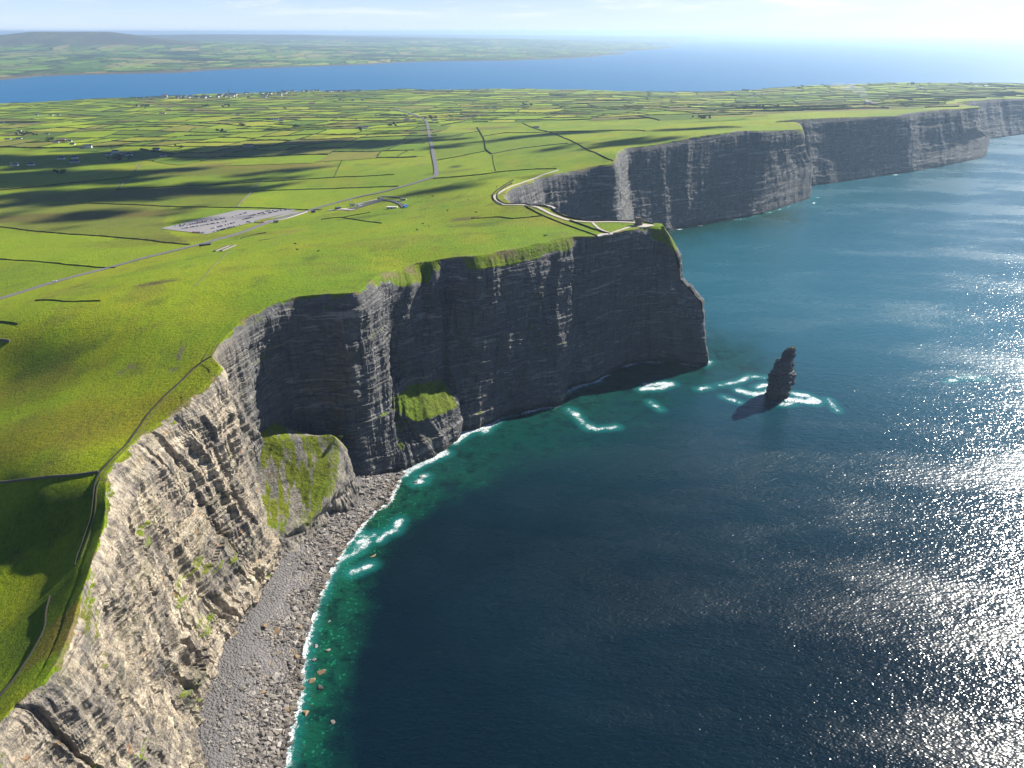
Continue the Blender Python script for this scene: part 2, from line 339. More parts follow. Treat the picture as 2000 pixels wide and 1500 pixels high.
def cliff(name, k0, k1, fn, nr, amp):
    u = sample_u(k0, k1, fn); n = len(u)
    P = catmull(ST, u)
    P[:, 0, 2] = height(P[:, 0, 0], P[:, 0, 1])
    t = np.concatenate([np.linspace(0, .12, max(6, nr // 7), endpoint=False), np.linspace(.12, 1, nr - nr // 7)])
    B = profile(P, t); B = np.concatenate([B[:, :1], blur(B[:, 1:], 1, max(2, nr // 40))], 1)
    nr = B.shape[1]
    ds = np.gradient(blur(B, 0, 8), axis=0); dt = np.gradient(B, axis=1); NV = np.cross(dt, ds); NV /= np.linalg.norm(NV, axis=2, keepdims=True) + 1e-9
    NV = blur(blur(NV, 0, 14), 1, 6); NV /= np.linalg.norm(NV, axis=2, keepdims=True) + 1e-9
    s = np.concatenate([[0], np.cumsum(np.linalg.norm(np.diff(P[:, 2], axis=0), axis=1))])[:, None] + k0 * 1000.0
    x, y, z = B[..., 0], B[..., 1], B[..., 2]
    tt = np.broadcast_to(t[None], x.shape); ss = np.broadcast_to(s, x.shape)
    dm = np.hypot(x, y); fine = 1 - sstep(900, 1600, dm)
    near = 1 - sstep(440, 560, y) if k0 == 0 else np.zeros_like(x)      # sunlit face near the beach: sunlight also painted in as paler rock
    # buttresses and gullies running down the face
    far_ = sstep(900, 1500, dm); d = 5.5 * ridged(ss / (70 + 0 * ss), z / 420, 0, 61, 2) * amp * (1 - .45 * far_) + far_ * 9 * fbm(ss / 260, z / 500, 0, 63, 3)
    d += 2.6 * ridged(ss / 19 + z / 300 + .8 * noise(ss / 60, z / 60, 0, 73), z / 160, 0, 71, 3) * amp * (1 - .72 * far_)
    d += 3.2 * (1 - near) * (1 - far_) * fbm(ss / 30, z / 48, 0, 65, 3) + (1 - near) * 1.1 * ridged(ss / 5.2, z / 38, 0, 81, 2)
    d += near * (3.4 * ridged(ss / 13 + .7 * noise(ss / 40, z / 50, 0, 85), z / 120, 0, 83, 2) + 1.3 * ridged(ss / 4.4 + .5 * noise(ss / 18, z / 30, 0, 86), z / 60, 0, 87, 2))
    # beds: each its own depth, broken into blocks along the face
    zz = z + 2.4 * fbm(x / 90, y / 90, 0, 91, 2) + .012 * ss
    acc = np.zeros_like(x)
    for th, am, bl, sd in ((17.0, 1.7, 52, 99), (8.0, 1.4, 30, 101), (3.4, .85, 11, 111), (1.7, .4, 4.5, 121)):
        q = zz / th + .25 * noise(ss / 40, zz / th, 0, sd); l = np.floor(q); f = q - l
        off = hash1(l, seed=sd) * bl; bi = np.floor((ss + off) / bl + .35 * noise(ss / bl * 2, zz / th * .5, 0, sd + 3))
        hgt = .55 * hash1(l, seed=sd + 1) + .45 * hash1(l, bi, seed=sd + 2) - .5
        acc += am * 2 * hgt + am * .45 * (f - .5)
    d += acc * (.85 + .75 * near * (.4 + .6 * sstep(-.2, .3, fbm(ss / 45, z / 40, 0, 123, 2))))
    d += (.8 - .45 * near) * fbm(x / 4, y / 4, z / 4, 131, 3) + near * 2.2 * fbm(ss / 22 + z / 60, z / 50, 0, 141, 3)
    hole = fbm(ss / 4.6 + z / 60, z / 36, 0, 151, 3); zone = sstep(-.2, .3, fbm(ss / 45, z / 60, 0, 153, 2))
    d -= near * 4.8 * sstep(.22, .34, hole) * zone
    fade = sstep(0, .05, tt) * (.35 + .65 * sstep(.05, .2, tt)) * (1 - .6 * sstep(.97, 1, tt))
    gr_lip = sstep(.0, .03, tt)
    d = d * fade
    d[:, 0] += 1.2 * fbm(s[:, 0] / 9, s[:, 0] * 0, 0, 161, 3)
    B = B + NV * d[..., None]
    B[..., 2] = np.where(tt > .985, np.minimum(B[..., 2], P[:, None, 4, 2] - 4 * sstep(.985, 1, tt)), B[..., 2])
    # slope after displacement -> where turf and plants hold on
    NV2 = np.cross(np.gradient(B, axis=1), np.gradient(B, axis=0)); NV2 /= np.linalg.norm(NV2, axis=2, keepdims=True) + 1e-9
    up = blur(blur(NV2[..., 2], 0, 2), 1, 2)
    lipz = P[:, None, 1, 2]; above = sstep(-3, 3, B[..., 2] - lipz + 4 * fbm(ss / 14, z / 14, 0, 171, 3))
    lipslope = np.linalg.norm((P[:, 1] - P[:, 0])[:, :2], axis=1)[:, None]
    g = above * sstep(4, 9, lipslope + 0 * x)
    g = np.maximum(g, 1 - sstep(.008, .05, tt + .05 * fbm(ss / 9, z / 9, 0, 175, 4) + .012))
    ng = fbm(x / 17, y / 17, z / 17, 181, 4)
    g = np.maximum(g, sstep(.33, .65, up) * sstep(-.05, .35, ng) * (.62 - .25 * near))
    g = np.maximum(g, near * sstep(.2, .5, fbm(ss / 26, z / 16, 0, 191, 4)) * sstep(.05, .4, up) * .58)
    g = np.maximum(g, near * .62 * sstep(430, 490, y) * (1 - sstep(70, 105, z)) * sstep(-.1, .35, fbm(x / 10, y / 10, z / 16, 193, 4)))
    if k0 == 0:   # the low green-topped spur at the foot of the buttress
        sp = (np.abs(u[:, None] - 21.9) < 1.9) & (B[..., 2] < 66) & (B[..., 2] > 34)
        g = np.where(sp & (up > .1), np.maximum(g, .95 * sstep(.12, .42, up + .25 * ng)), g)
    # inland apron that laps over the plateau sheet
    ov = np.clip(.02 * np.hypot(P[:, 0, 0], P[:, 0, 1]), 9, 60)
    tg = np.gradient(blur(P[:, 0], 0, 10), axis=0); nl = np.stack([-tg[:, 1], tg[:, 0]], 1); nl /= np.linalg.norm(nl, axis=1, keepdims=True) + 1e-9
    K = 9; fr = np.linspace(1, 0, K, endpoint=False)
    Ax = B[:, :1, 0] + nl[:, None, 0] * ov[:, None] * fr[None]; Ay = B[:, :1, 1] + nl[:, None, 1] * ov[:, None] * fr[None]
    Az = height(Ax, Ay) - sstep(.8, 1, fr)[None] * 2.0
    V = np.concatenate([np.stack([Ax, Ay, Az], -1), B], 1); g = np.concatenate([np.ones((n, K)), g], 1); near = np.concatenate([np.zeros((n, K)), near], 1)
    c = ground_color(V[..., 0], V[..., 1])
    e = np.concatenate([np.zeros((n, K)), sstep(0, .03, tt)], 1)[..., None]
    c = c * (1 - .55 * e) + np.array([.075,.095,.016]) * .55 * e
    soil = np.concatenate([np.repeat(1 - sstep(.0, .4, fr)[None], n, 0), 1 - sstep(.02, .08, tt)], 1) * sstep(.0, .3, fbm(V[..., 0] / 11, V[..., 1] / 11, 0, 195, 4))
    c = c * (1 - .75 * soil[..., None]) + np.array([.17,.125,.07]) * .75 * soil[..., None]
    nc = V.shape[1]
    o = mesh_np(name, V.reshape(-1, 3), grid_faces(n, nc), MATS['land'], True, {'grass': ('POINT', g.ravel()), 'col': ('POINT', c.reshape(-1, 3)), 'near': ('POINT', near.ravel())}, 'structure')
    if k0 == 0:
        gq = g.reshape(n, nc); fg = (gq[:-1, :-1] + gq[1:, 1:]) / 2; o.data.polygons.foreach_set('use_smooth', (fg > .5).ravel())
    return o, B[:, 0, :2]

# ---- land material: turf by the 'grass' mask, rock elsewhere
m, t = mat('land'); MATS['land'] = m
p = t.pos()
n1 = t.noise(p, .35, 5, .65); n2 = t.noise(p, .06, 4); n3 = t.noise(p, 1.6, 3, .6)
gc = t.mix(1.0, t.attr('col', 'Color'), t.ramp(t.math('ADD', t.math('MULTIPLY', n1, .55), t.math('MULTIPLY', n3, .45)), [(.33, (.42,.52,.5)), (.5, (1,1,1)), (.68, (1.4,1.3,1.2))]), 'MULTIPLY')
gc = t.mix(t.ss(n2, .45, .75), gc, t.mix(1.0, gc, (.78,.9,.9), 'MULTIPLY'))
gc = t.mix(t.math('MULTIPLY', t.ss(t.noise(p, .8, 4, .7), .56, .66), .5), gc, t.mix(1.0, gc, (.38,.5,.5), 'MULTIPLY'))
strat = t.noise(t.pos((.014, .014, .15)), 1.0, 7, .74, .4)
strat2 = t.noise(t.pos((.085, .085, .62)), 1.0, 4, .65, .3)
streak = t.noise(t.pos((.35, .35, .02)), 1.0, 4, .6)
blotch = t.noise(p, .11, 5, .65)
rk = t.ramp(strat, [(.32, (.045,.045,.05)), (.44, (.14,.137,.135)), (.54, (.085,.084,.086)), (.64, (.27,.262,.25)), (.76, (.14,.136,.13))])
rk = t.mix(t.math('MULTIPLY', t.ss(strat2, .52, .68), t.rng(t.noise(p, .03, 3), .4, .6, .15, .9)), rk, (.30,.29,.27))
rk = t.mix(t.math('MULTIPLY', t.ss(streak, .5, .72), .6), rk, (.04,.039,.04))
rk = t.mix(t.math('MULTIPLY', t.ss(t.noise(t.pos((.5,.5,.03)), 1.0, 5, .65), .56, .72), .4), rk, (.26,.24,.20))
bedn = t.noise(t.pos((.022, .022, .13)), 1.0, 6, .75); joint = t.noise(t.pos((.34, .34, .022)), 1.0, 5, .68); slab = t.noise(t.pos((.05, .05, .02)), 1.0, 4, .6)
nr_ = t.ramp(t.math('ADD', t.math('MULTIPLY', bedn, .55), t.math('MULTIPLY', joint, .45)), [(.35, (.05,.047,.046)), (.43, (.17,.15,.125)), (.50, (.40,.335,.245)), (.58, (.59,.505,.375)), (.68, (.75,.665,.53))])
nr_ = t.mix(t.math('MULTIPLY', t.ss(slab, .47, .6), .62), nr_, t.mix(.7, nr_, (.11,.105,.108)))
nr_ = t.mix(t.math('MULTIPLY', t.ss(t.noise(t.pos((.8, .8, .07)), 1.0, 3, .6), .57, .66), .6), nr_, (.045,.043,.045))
rk = t.mix(t.math('MULTIPLY', t.attr('near'), .92), rk, nr_)  # sun and shade put into rock colour: pale on the sunlit face, dark elsewhere
rk = t.mix(t.math('MULTIPLY', t.ss(blotch, .6, .74), t.math('ADD', .12, t.math('MULTIPLY', t.attr('near'), .62))), rk, (.42,.20,.07))
rk = t.mix(t.math('MULTIPLY', t.ss(t.noise(p, .05, 4, .6, 0), .5, .7), .35), rk, (.09,.10,.045))
zsep = t.n('ShaderNodeSeparateXYZ'); t.nt.links.new(p, zsep.inputs[0])
wet = t.math('SUBTRACT', 1.0, t.ss(t.math('ADD', zsep.outputs[2], t.math('MULTIPLY', blotch, 6.0)), 5.0, 11.0))
rk = t.mix(t.math('MULTIPLY', wet, t.math('SUBTRACT', .8, t.math('MULTIPLY', t.attr('near'), .8))), rk, (.03,.028,.026))
gm = t.ss(t.math('ADD', t.attr('grass'), t.math('MULTIPLY', t.math('SUBTRACT', n1, .5), .9)), .38, .62)
rb = t.bump(t.math('ADD', t.math('ADD', t.math('MULTIPLY', t.noise(p, .6, 5, .7), .7), t.math('MULTIPLY', t.noise(t.pos((.55,.55,.06)), 1.0, 4, .7), 1.1)), t.math('ADD', t.math('MULTIPLY', strat, 1.6), t.math('MULTIPLY', strat2, .8))), 1.0, 1.5)
gb = t.bump(t.math('ADD', t.math('MULTIPLY', n3, .45), t.math('MULTIPLY', n1, 1.1)), 1.0, 1.6)
nm = t.n('ShaderNodeMix', data_type='VECTOR'); t.put(nm.inputs[0], gm); t.put(nm.inputs[4], rb); t.put(nm.inputs[5], gb)
t.out(t.mix(gm, rk, gc), .92, nm.outputs[1], .15)

c1, e1 = cliff('cliff', 0, 35, lambda d: np.clip(d / 620, .62, 2), 250, 1.0)
c2, e2 = cliff('cliff', 35, 56, lambda d: np.clip(d / 560, 1.2, 4), 130, 1.1)
c3, e3 = cliff('cliff', 56, NS - 1, lambda d: np.clip(d / 480, 2.5, 9), 70, 1.2)
EDGE = np.concatenate([e1, e2[1:], e3[1:]])
# ------------------------------------------------------------------ plateau sheet
def simplify(P, tol):
    keep = [0]; last = P[0]
    for i in range(1, len(P) - 1):
        if np.hypot(*(P[i] - last)) > tol * max(1, np.hypot(*P[i]) / 600): keep.append(i); last = P[i]
    keep.append(len(P) - 1); return P[keep]
ES = simplify(EDGE, 3.5)
COAST = dens(np.array(FARC, float), 120)
COAST = COAST + np.stack([fbm(COAST[:, 0] / 300, COAST[:, 1] / 300, 0, 13, 3), fbm(COAST[:, 0] / 300, COAST[:, 1] / 300, 7, 14, 3)], 1) * 90
LANDP = np.concatenate([ES, COAST, [(-6500, -300), (-190, -300)]])
def lod_grid(y0, y1, ratio, ua):
    ys = [y0]
    while ys[-1] < y1: ys.append(ys[-1] + max(3.0, abs(ys[-1]) * ratio))
    ys = np.array(ys); sc = np.maximum(ys, 260)
    return ua[None] * sc[:, None], np.repeat(ys[:, None], len(ua), 1)
ua = np.concatenate([np.linspace(-4.2, -1.25, 60, endpoint=False), np.linspace(-1.25, 1.05, 330)])
GX, GY = lod_grid(-250, 6100, .0105, ua)
GZ = height(GX, GY)
inn = inside(LANDP, GX, GY); de = dist_poly(ES[::2], GX, GY)
ovl = np.clip(.02 * np.hypot(GX, GY), 9, 60)
GZ = GZ - .5 * (1 - sstep(.75, .95, de / ovl))
GZ = np.where(inn, GZ, np.minimum(GZ, -6.0))
ok = inn & ~(de < ovl * .3)
farout = ~inn & (GY > 3500)
kf = (ok | farout); kq = kf[:-1, :-1] & kf[1:, :-1] & kf[:-1, 1:] & kf[1:, 1:] & (inn[:-1, :-1] | inn[1:, 1:] | inn[:-1, 1:] | inn[1:, :-1])
land = mesh_np('ground', np.stack([GX, GY, GZ], -1).reshape(-1, 3), grid_faces(*GX.shape, kq), MATS['land'], True,
    {'grass': ('POINT', np.ones(GX.size)), 'col': ('POINT', ground_color(GX, GY).reshape(-1, 3)), 'near': ('POINT', np.zeros(GX.size))}, 'structure')
# ------------------------------------------------------------------ object helpers
def tag(o, label=None, cat=None, group=None, kind=None):
    for k, v in (('label', label), ('category', cat), ('group', group), ('kind', kind)):
        if v: o[k] = v
    return o
def empty(name, loc, rz=0, label=None, cat=None, group=None):
    o = bpy.data.objects.new(name, None); COL.objects.link(o); o.location = loc; o.rotation_euler = (0, 0, rz); o.empty_display_size = .5
    return tag(o, label, cat, group)
def copy_tree(o, parent=None):
    c = o.copy(); COL.objects.link(c)
    if parent: c.parent = parent
    for ch in o.children: copy_tree(ch, c)
    return c
class MB:
    """collects boxes, prisms and lathes, then links them as ONE mesh object"""
    def __init__(s): s.v = []; s.f = []
    def add(s, v, f):
        n = len(s.v); s.v += [tuple(q) for q in v]; s.f += [tuple(i + n for i in q) for q in f]; return s
    def box(s, c, d, rz=0, taper=1.0):
        x, y, z = d[0] / 2, d[1] / 2, d[2] / 2; ca, sa = math.cos(rz), math.sin(rz); v = []
        for k in (-1, 1):
            g = taper if k > 0 else 1
            for a, b in ((-1,-1),(1,-1),(1,1),(-1,1)):
                px, py = a * x * g, b * y * g; v.append((c[0] + px * ca - py * sa, c[1] + px * sa + py * ca, c[2] + k * z))
        return s.add(v, [(3,2,1,0),(4,5,6,7),(0,1,5,4),(1,2,6,5),(2,3,7,6),(3,0,4,7)])
    def gable(s, c, L, Wd, h, over=.4):
        x, y = L / 2 + over, Wd / 2 + over
        v = [(c[0]-x,c[1]-y,c[2]),(c[0]+x,c[1]-y,c[2]),(c[0]+x,c[1]+y,c[2]),(c[0]-x,c[1]+y,c[2]),(c[0]-x,c[1],c[2]+h),(c[0]+x,c[1],c[2]+h)]
        return s.add(v, [(0,1,5,4),(2,3,4,5),(0,4,3),(1,2,5),(3,2,1,0)])
    def lathe(s, c, prof, n=14):
        v = []; f = []
        for r, z in prof:
            v += [(c[0] + r * math.cos(2 * PI * k / n), c[1] + r * math.sin(2 * PI * k / n), c[2] + z) for k in range(n)]
        for i in range(len(prof) - 1):
            f += [(i * n + k, i * n + (k + 1) % n, (i + 1) * n + (k + 1) % n, (i + 1) * n + k) for k in range(n)]
        f.append(tuple(range(n - 1, -1, -1))); f.append(tuple((len(prof) - 1) * n + k for k in range(n)))
        return s.add(v, f)
    def cyl(s, a, b, r0, r1=None, n=8):
        a, b = Vector(a), Vector(b); r1 = r0 if r1 is None else r1; d = (b - a).normalized(); q = d.orthogonal().normalized(); e = d.cross(q); v = []
        for p, r in ((a, r0), (b, r1)): v += [p + (q * math.cos(2*PI*k/n) + e * math.sin(2*PI*k/n)) * r for k in range(n)]
        return s.add(v, [(k, (k+1) % n, n + (k+1) % n, n + k) for k in range(n)] + [tuple(range(n-1,-1,-1)), tuple(range(n, 2*n))])
    def build(s, name, m, parent=None, smooth=False, bevel=0):
        me = bpy.data.meshes.new(name); me.from_pydata(s.v, [], s.f); me.update()
        me.polygons.foreach_set('use_smooth', [smooth] * len(me.polygons))
        if m: me.materials.append(m)
        o = bpy.data.objects.new(name, me); COL.objects.link(o)
        if parent: o.parent = parent
        if bevel:
            b = o.modifiers.new('bevel', 'BEVEL'); b.width = bevel; b.segments = 2
        return o
def project(x, y, z):
    f = y * CP + (H - z) * SP; d = (H - z) * CP - y * SP
    return 1000 + F_PX * x / f, 750 + F_PX * d / f
def hz1(x, y): return float(height(np.array([x]), np.array([y]))[0])
def drape(name, P, wid, m, off=.4, kind='structure', n=5, skirt=1.2, step=6):
    """strip of surface laid over the terrain along world polyline P"""
    Q = dens(np.asarray(P)[:, :2], step); tg = np.gradient(Q, axis=0); nl = np.stack([-tg[:, 1], tg[:, 0]], 1); nl /= np.linalg.norm(nl, axis=1, keepdims=True) + 1e-9
    wd = np.broadcast_to(np.asarray(wid, float), (len(Q),)) if np.ndim(wid) == 0 else np.interp(np.linspace(0, 1, len(Q)), np.linspace(0, 1, len(wid)), wid)
    k = np.linspace(-.5, .5, n); X = Q[:, :1] + nl[:, :1] * wd[:, None] * k; Y = Q[:, 1:] + nl[:, 1:] * wd[:, None] * k
    Z = height(X, Y) + off + .0011 * np.maximum(np.hypot(X, Y) - 800, 0); Z = np.maximum(Z, np.max(Z, 1, keepdims=True) * .35 + Z * .65)
    X = np.concatenate([X[:, :1], X, X[:, -1:]], 1); Y = np.concatenate([Y[:, :1], Y, Y[:, -1:]], 1); Z = np.concatenate([Z[:, :1] - skirt, Z, Z[:, -1:] - skirt], 1)
    return mesh_np(name, np.stack([X, Y, Z], -1).reshape(-1, 3), grid_faces(*X.shape), m, False, None, kind)
def bank_np(P, wid, hgt, step=5, rough=.35, seed=0):
    """vertices and faces of a wall or hedge run (closed section) following the terrain"""
    Q = dens(np.asarray(P)[:, :2], step); n = len(Q); tg = np.gradient(Q, axis=0); nl = np.stack([-tg[:, 1], tg[:, 0]], 1); nl /= np.linalg.norm(nl, axis=1, keepdims=True) + 1e-9
    z = height(Q[:, 0], Q[:, 1]) + .0005 * np.maximum(np.hypot(Q[:, 0], Q[:, 1]) - 900, 0); sec = [(-.5, -.8), (-.5, .55), (-.2, 1), (.25, .95), (.5, .5), (.5, -.8)]
    V = np.empty((n, 6, 3)); i = np.arange(n)
    for k, (a, b) in enumerate(sec):
        r = 1 + rough * noise(i * .9, k * 3.1, seed * 1.7, 401)
        V[:, k, 0] = Q[:, 0] + nl[:, 0] * a * wid * r; V[:, k, 1] = Q[:, 1] + nl[:, 1] * a * wid * r; V[:, k, 2] = z + (b * hgt * (1 + rough * noise(i * .7, k, seed * 2.3, 402)) if b > 0 else b)
    q = grid_faces(n, 6); e0 = np.array([[0, 1, 2, 5], [2, 3, 4, 5]]); e1 = e0[:, ::-1] + (n - 1) * 6
    return V.reshape(-1, 3), np.concatenate([q, e0, e1])
def bank(name, P, wid, hgt, m, label, cat, group=None, **k):
    V, Fq = bank_np(P, wid, hgt, **k); return tag(mesh_np(name, V, Fq, m, False), label, cat, group)

# ---- more materials
def rough_green(name, a, b, sc=.8):
    m, t = mat(name); t.out(t.mix(t.noise(t.pos(), sc, 4), a, b), .95, t.bump(t.noise(t.pos(), sc * 2, 3), .8, .8), .1); MATS[name] = m; return m
rough_green('hedge', (.022,.034,.008), (.06,.085,.018))
rough_green('leaves', (.014,.028,.008), (.05,.085,.018), 1.1)
plain('dry_stone', (.12,.11,.095), .95, .03, .45, 1.3); plain('flagstone', (.035,.033,.03), .95, .02, .35, .9); plain('path', (.42,.37,.32), .9, .2, .2, .3)
plain('asphalt', (.135,.13,.13), .9, .25, .2, .12); plain('lot', (.23,.215,.21), .9, .25, .16, .1); plain('dark_asphalt', (.07,.07,.075), .9, .25, .2, .12)
plain('white_wall', (.78,.77,.74), .8, .3, .06, .5); plain('grey_wall', (.42,.40,.37), .85, .3, .2, .5); plain('slate', (.055,.058,.066), .6, .4, .3, 1.0)
plain('brown_roof', (.16,.09,.07), .7, .3, .25, 1.0); plain('window_glass', (.03,.04,.05), .08, .6, .2); plain('door_wood', (.12,.05,.03), .6, .3, .3); plain('tower_stone', (.17,.15,.125), .9, .2, .4, 1.6)
plain('bark', (.07,.055,.04), .9, .2, .3, 2); plain('tyre', (.02,.02,.02), .8, .2, .2); plain('track', (.13,.13,.045), .9, .2, .25, .3); plain('concrete', (.5,.46,.42), .85, .2, .12, .4)
# ---- fields: sheets of turf between hedges, split again and again from a skewed grid
def warp(P):
    P = np.asarray(P, float); return P + np.stack([fbm(P[..., 0] / 420, P[..., 1] / 420, 1, 411, 2), fbm(P[..., 0] / 420, P[..., 1] / 420, 4, 412, 2)], -1) * 85
LIMX, LIMY = [0, 250, 300, 480, 840, 850, 870, 1200, 1400, 1500, 2000], [292, 294, 318, 316, 306, 300, 240, 234, 238, 218, 206]
ESs = ES[::3]
RX, RY = np.arange(-6600, 4700, 22.0), np.arange(900, 6400, 22.0); MX, MY = np.meshgrid(RX, RY)
RDE = np.where(inside(LANDP, MX, MY), np.minimum(dist_poly(ES[::6], MX, MY), dist_poly(COAST, MX, MY) * 2), -1)
RHT = height(MX, MY); RPX, RPY = project(MX, MY, RHT); ROK = (RPX > -60) & (RPX < 2080) & (RPY > 120) & (RPY < np.interp(RPX, LIMX, LIMY))
def raster(A, P):
    P = np.asarray(P); return A[np.clip(((P[..., 1] - 900) / 22).round().astype(int), 0, len(RY) - 1), np.clip(((P[..., 0] + 6600) / 22).round().astype(int), 0, len(RX) - 1)]
def in_zone(P, marg=70): return raster(ROK, P) & (raster(RDE, P) > marg)
ROAD = Gs([(-60,598),(0,584),(100,553),(200,527),(300,500),(395,477),(470,455),(530,433),(600,413),(650,398),(700,385),(740,377),(790,364),(835,350),(851,343),(852,330),(847,305),(843,285),(838,262),(833,240),(826,232),(800,222),(770,214)])[:, :2]
fields, hedge_runs = [], []
def split(q, dep, rg):
    q = np.asarray(q); e = [np.linalg.norm(q[(i + 1) % 4] - q[i]) for i in range(4)]; wv, hv = (e[0] + e[2]) / 2, (e[1] + e[3]) / 2
    ctr = q.mean(0); lim = rg.uniform(14000, 44000) * (1 + .5 * (ctr[1] > 3500))
    if wv * hv < lim or dep > 8: fields.append(q); return
    a, b = rg.uniform(.38, .62), rg.uniform(.38, .62)
    if wv > hv * rg.uniform(.8, 1.35):
        m0, m1 = q[0] * (1 - a) + q[1] * a, q[3] * (1 - b) + q[2] * b; hedge_runs.append((m0, m1)); split([q[0], m0, m1, q[3]], dep + 1, rg); split([m0, q[1], q[2], m1], dep + 1, rg)
    else:
        m0, m1 = q[1] * (1 - a) + q[2] * a, q[0] * (1 - b) + q[3] * b; hedge_runs.append((m0, m1)); split([q[0], q[1], m0, m1], dep + 1, rg); split([m1, m0, q[2], q[3]], dep + 1, rg)
rg = random.Random(11); ca, sa = math.cos(-.20), math.sin(-.20)
nX, nY, cx_, cy_ = 20, 12, 620, 470
gp = np.array([[(-6200 + i * cx_ + rg.uniform(-90, 90), 1150 + j * cy_ + rg.uniform(-80, 80)) for i in range(nX + 1)] for j in range(nY + 1)])
gp = np.stack([gp[..., 0] * ca - (gp[..., 1] - 3000) * sa, gp[..., 0] * sa + (gp[..., 1] - 3000) * ca + 3000], -1)
for j in range(nY):
    for i in range(nX):
        split([gp[j, i], gp[j, i + 1], gp[j + 1, i + 1], gp[j + 1, i]], 0, rg); hedge_runs.append((gp[j, i], gp[j, i + 1])); hedge_runs.append((gp[j, i], gp[j + 1, i]))
PAL = [((.17,.24,.006), 4), ((.22,.28,.006), 5), ((.11,.18,.008), 4), ((.065,.115,.008), 4), ((.26,.26,.02), 3), ((.17,.145,.03), 2), ((.11,.08,.035), 1.6), ((.035,.07,.01), 2.2)]
FV, FF, FCc, nb = [], [], [], 0
FP, FZ = [], []
for q, c in zip(fields, warp(np.array([q.mean(0) for q in fields]))):
    if not in_zone(c, 60): continue
    e = [np.linalg.norm(q[(i + 1) % 4] - q[i]) for i in range(4)]; nu, nv = max(2, int(max(e[0], e[2]) / 22)) + 1, max(2, int(max(e[1], e[3]) / 22)) + 1
    uu, vv = np.meshgrid(np.linspace(0, 1, nu), np.linspace(0, 1, nv)); uu, vv = uu[..., None], vv[..., None]
    FP.append(((q[0] * (1 - uu) + q[1] * uu) * (1 - vv) + (q[3] * (1 - uu) + q[2] * uu) * vv).reshape(-1, 2)); FZ.append((nv, nu))
cut = np.cumsum([len(a) for a in FP])[:-1]; AW = warp(np.concatenate(FP)); AC = ground_color(AW[:, 0], AW[:, 1]); AN = fbm(AW[:, 0] / 40, AW[:, 1] / 90, 0, 421, 3)[:, None]; AZ = height(AW[:, 0], AW[:, 1]) + .3 + .0003 * np.hypot(AW[:, 0], AW[:, 1]); AR = raster(RDE, AW)
for P, base, an, z, rr, (nv, nu) in zip(np.split(AW, cut), np.split(AC, cut), np.split(AN, cut), np.split(AZ, cut), np.split(AR, cut), FZ):
    if rr.min() < 28: continue
    col = np.array(rg.choices([a for a, _ in PAL], [b for _, b in PAL])[0]) * rg.uniform(.85, 1.15)
    cc = (base * .3 + col * .75) * (1 + .16 * an)
    FV.append(np.concatenate([P, z[:, None]], -1)); FF.append(grid_faces(nv, nu) + nb); nb += nu * nv; FCc.append(cc)
FV = np.concatenate(FV)
mesh_np('field', FV, np.concatenate(FF), MATS['land'], True, {'grass': ('POINT', np.ones(len(FV))), 'col': ('POINT', np.concatenate(FCc)), 'near': ('POINT', np.zeros(len(FV)))}, 'structure')
runs = []
for P in warp(np.array([np.linspace(a, b, 7) for a, b in hedge_runs])):
    f = in_zone(P, 30)
    idx = [i for i, k in enumerate(f) if k]
    if len(idx) < 3 or rg.random() < .04: continue
    P = P[idx[0]:idx[-1] + 1]; mid = P[len(P) // 2]
    dr = dist_poly(ROAD, P[:, 0], P[:, 1])
    if dr.min() < 14: P = P[dr > 14]
    if len(P) < 3: continue
    runs.append((np.hypot(*mid), P))
runs.sort(key=lambda r: r[0])
for i, (d, P) in enumerate(runs[:290]):
    px, py = project(*P[len(P) // 2], 80.0); L = np.linalg.norm(P[0] - P[-1]); hor = abs(P[-1][0] - P[0][0]) > abs(P[-1][1] - P[0][1])
    where = 'in the fields left of the straight road' if px < 840 else ('in the fields between the straight road and the far cliffs' if px < 1400 else 'in the fields above the far cliffs')
    bank('hedge', P, rg.uniform(2.6, 5.0), rg.uniform(1.6, 3.2), MATS['hedge'], ('long ' if L > 260 else 'short ') + 'dark hedge running ' + ('across' if hor else 'away') + ' ' + where, 'hedge', 'dark hedges dividing the fields', step=9, rough=.5, seed=i)
hv, hf, nb = [], [], 0
for i, (d, P) in enumerate(runs[290:]):
    V, Fq = bank_np(P, rg.uniform(2.6, 4.8), rg.uniform(1.5, 2.6), step=18, rough=.5, seed=i + 500); hv.append(V); hf.append(Fq + nb); nb += len(V)
if hv: tag(mesh_np('hedgerows', np.concatenate(hv), np.concatenate(hf), MATS['hedge'], False), 'mass of thin dark hedges dividing the farthest fields', 'hedgerows', None, 'stuff')
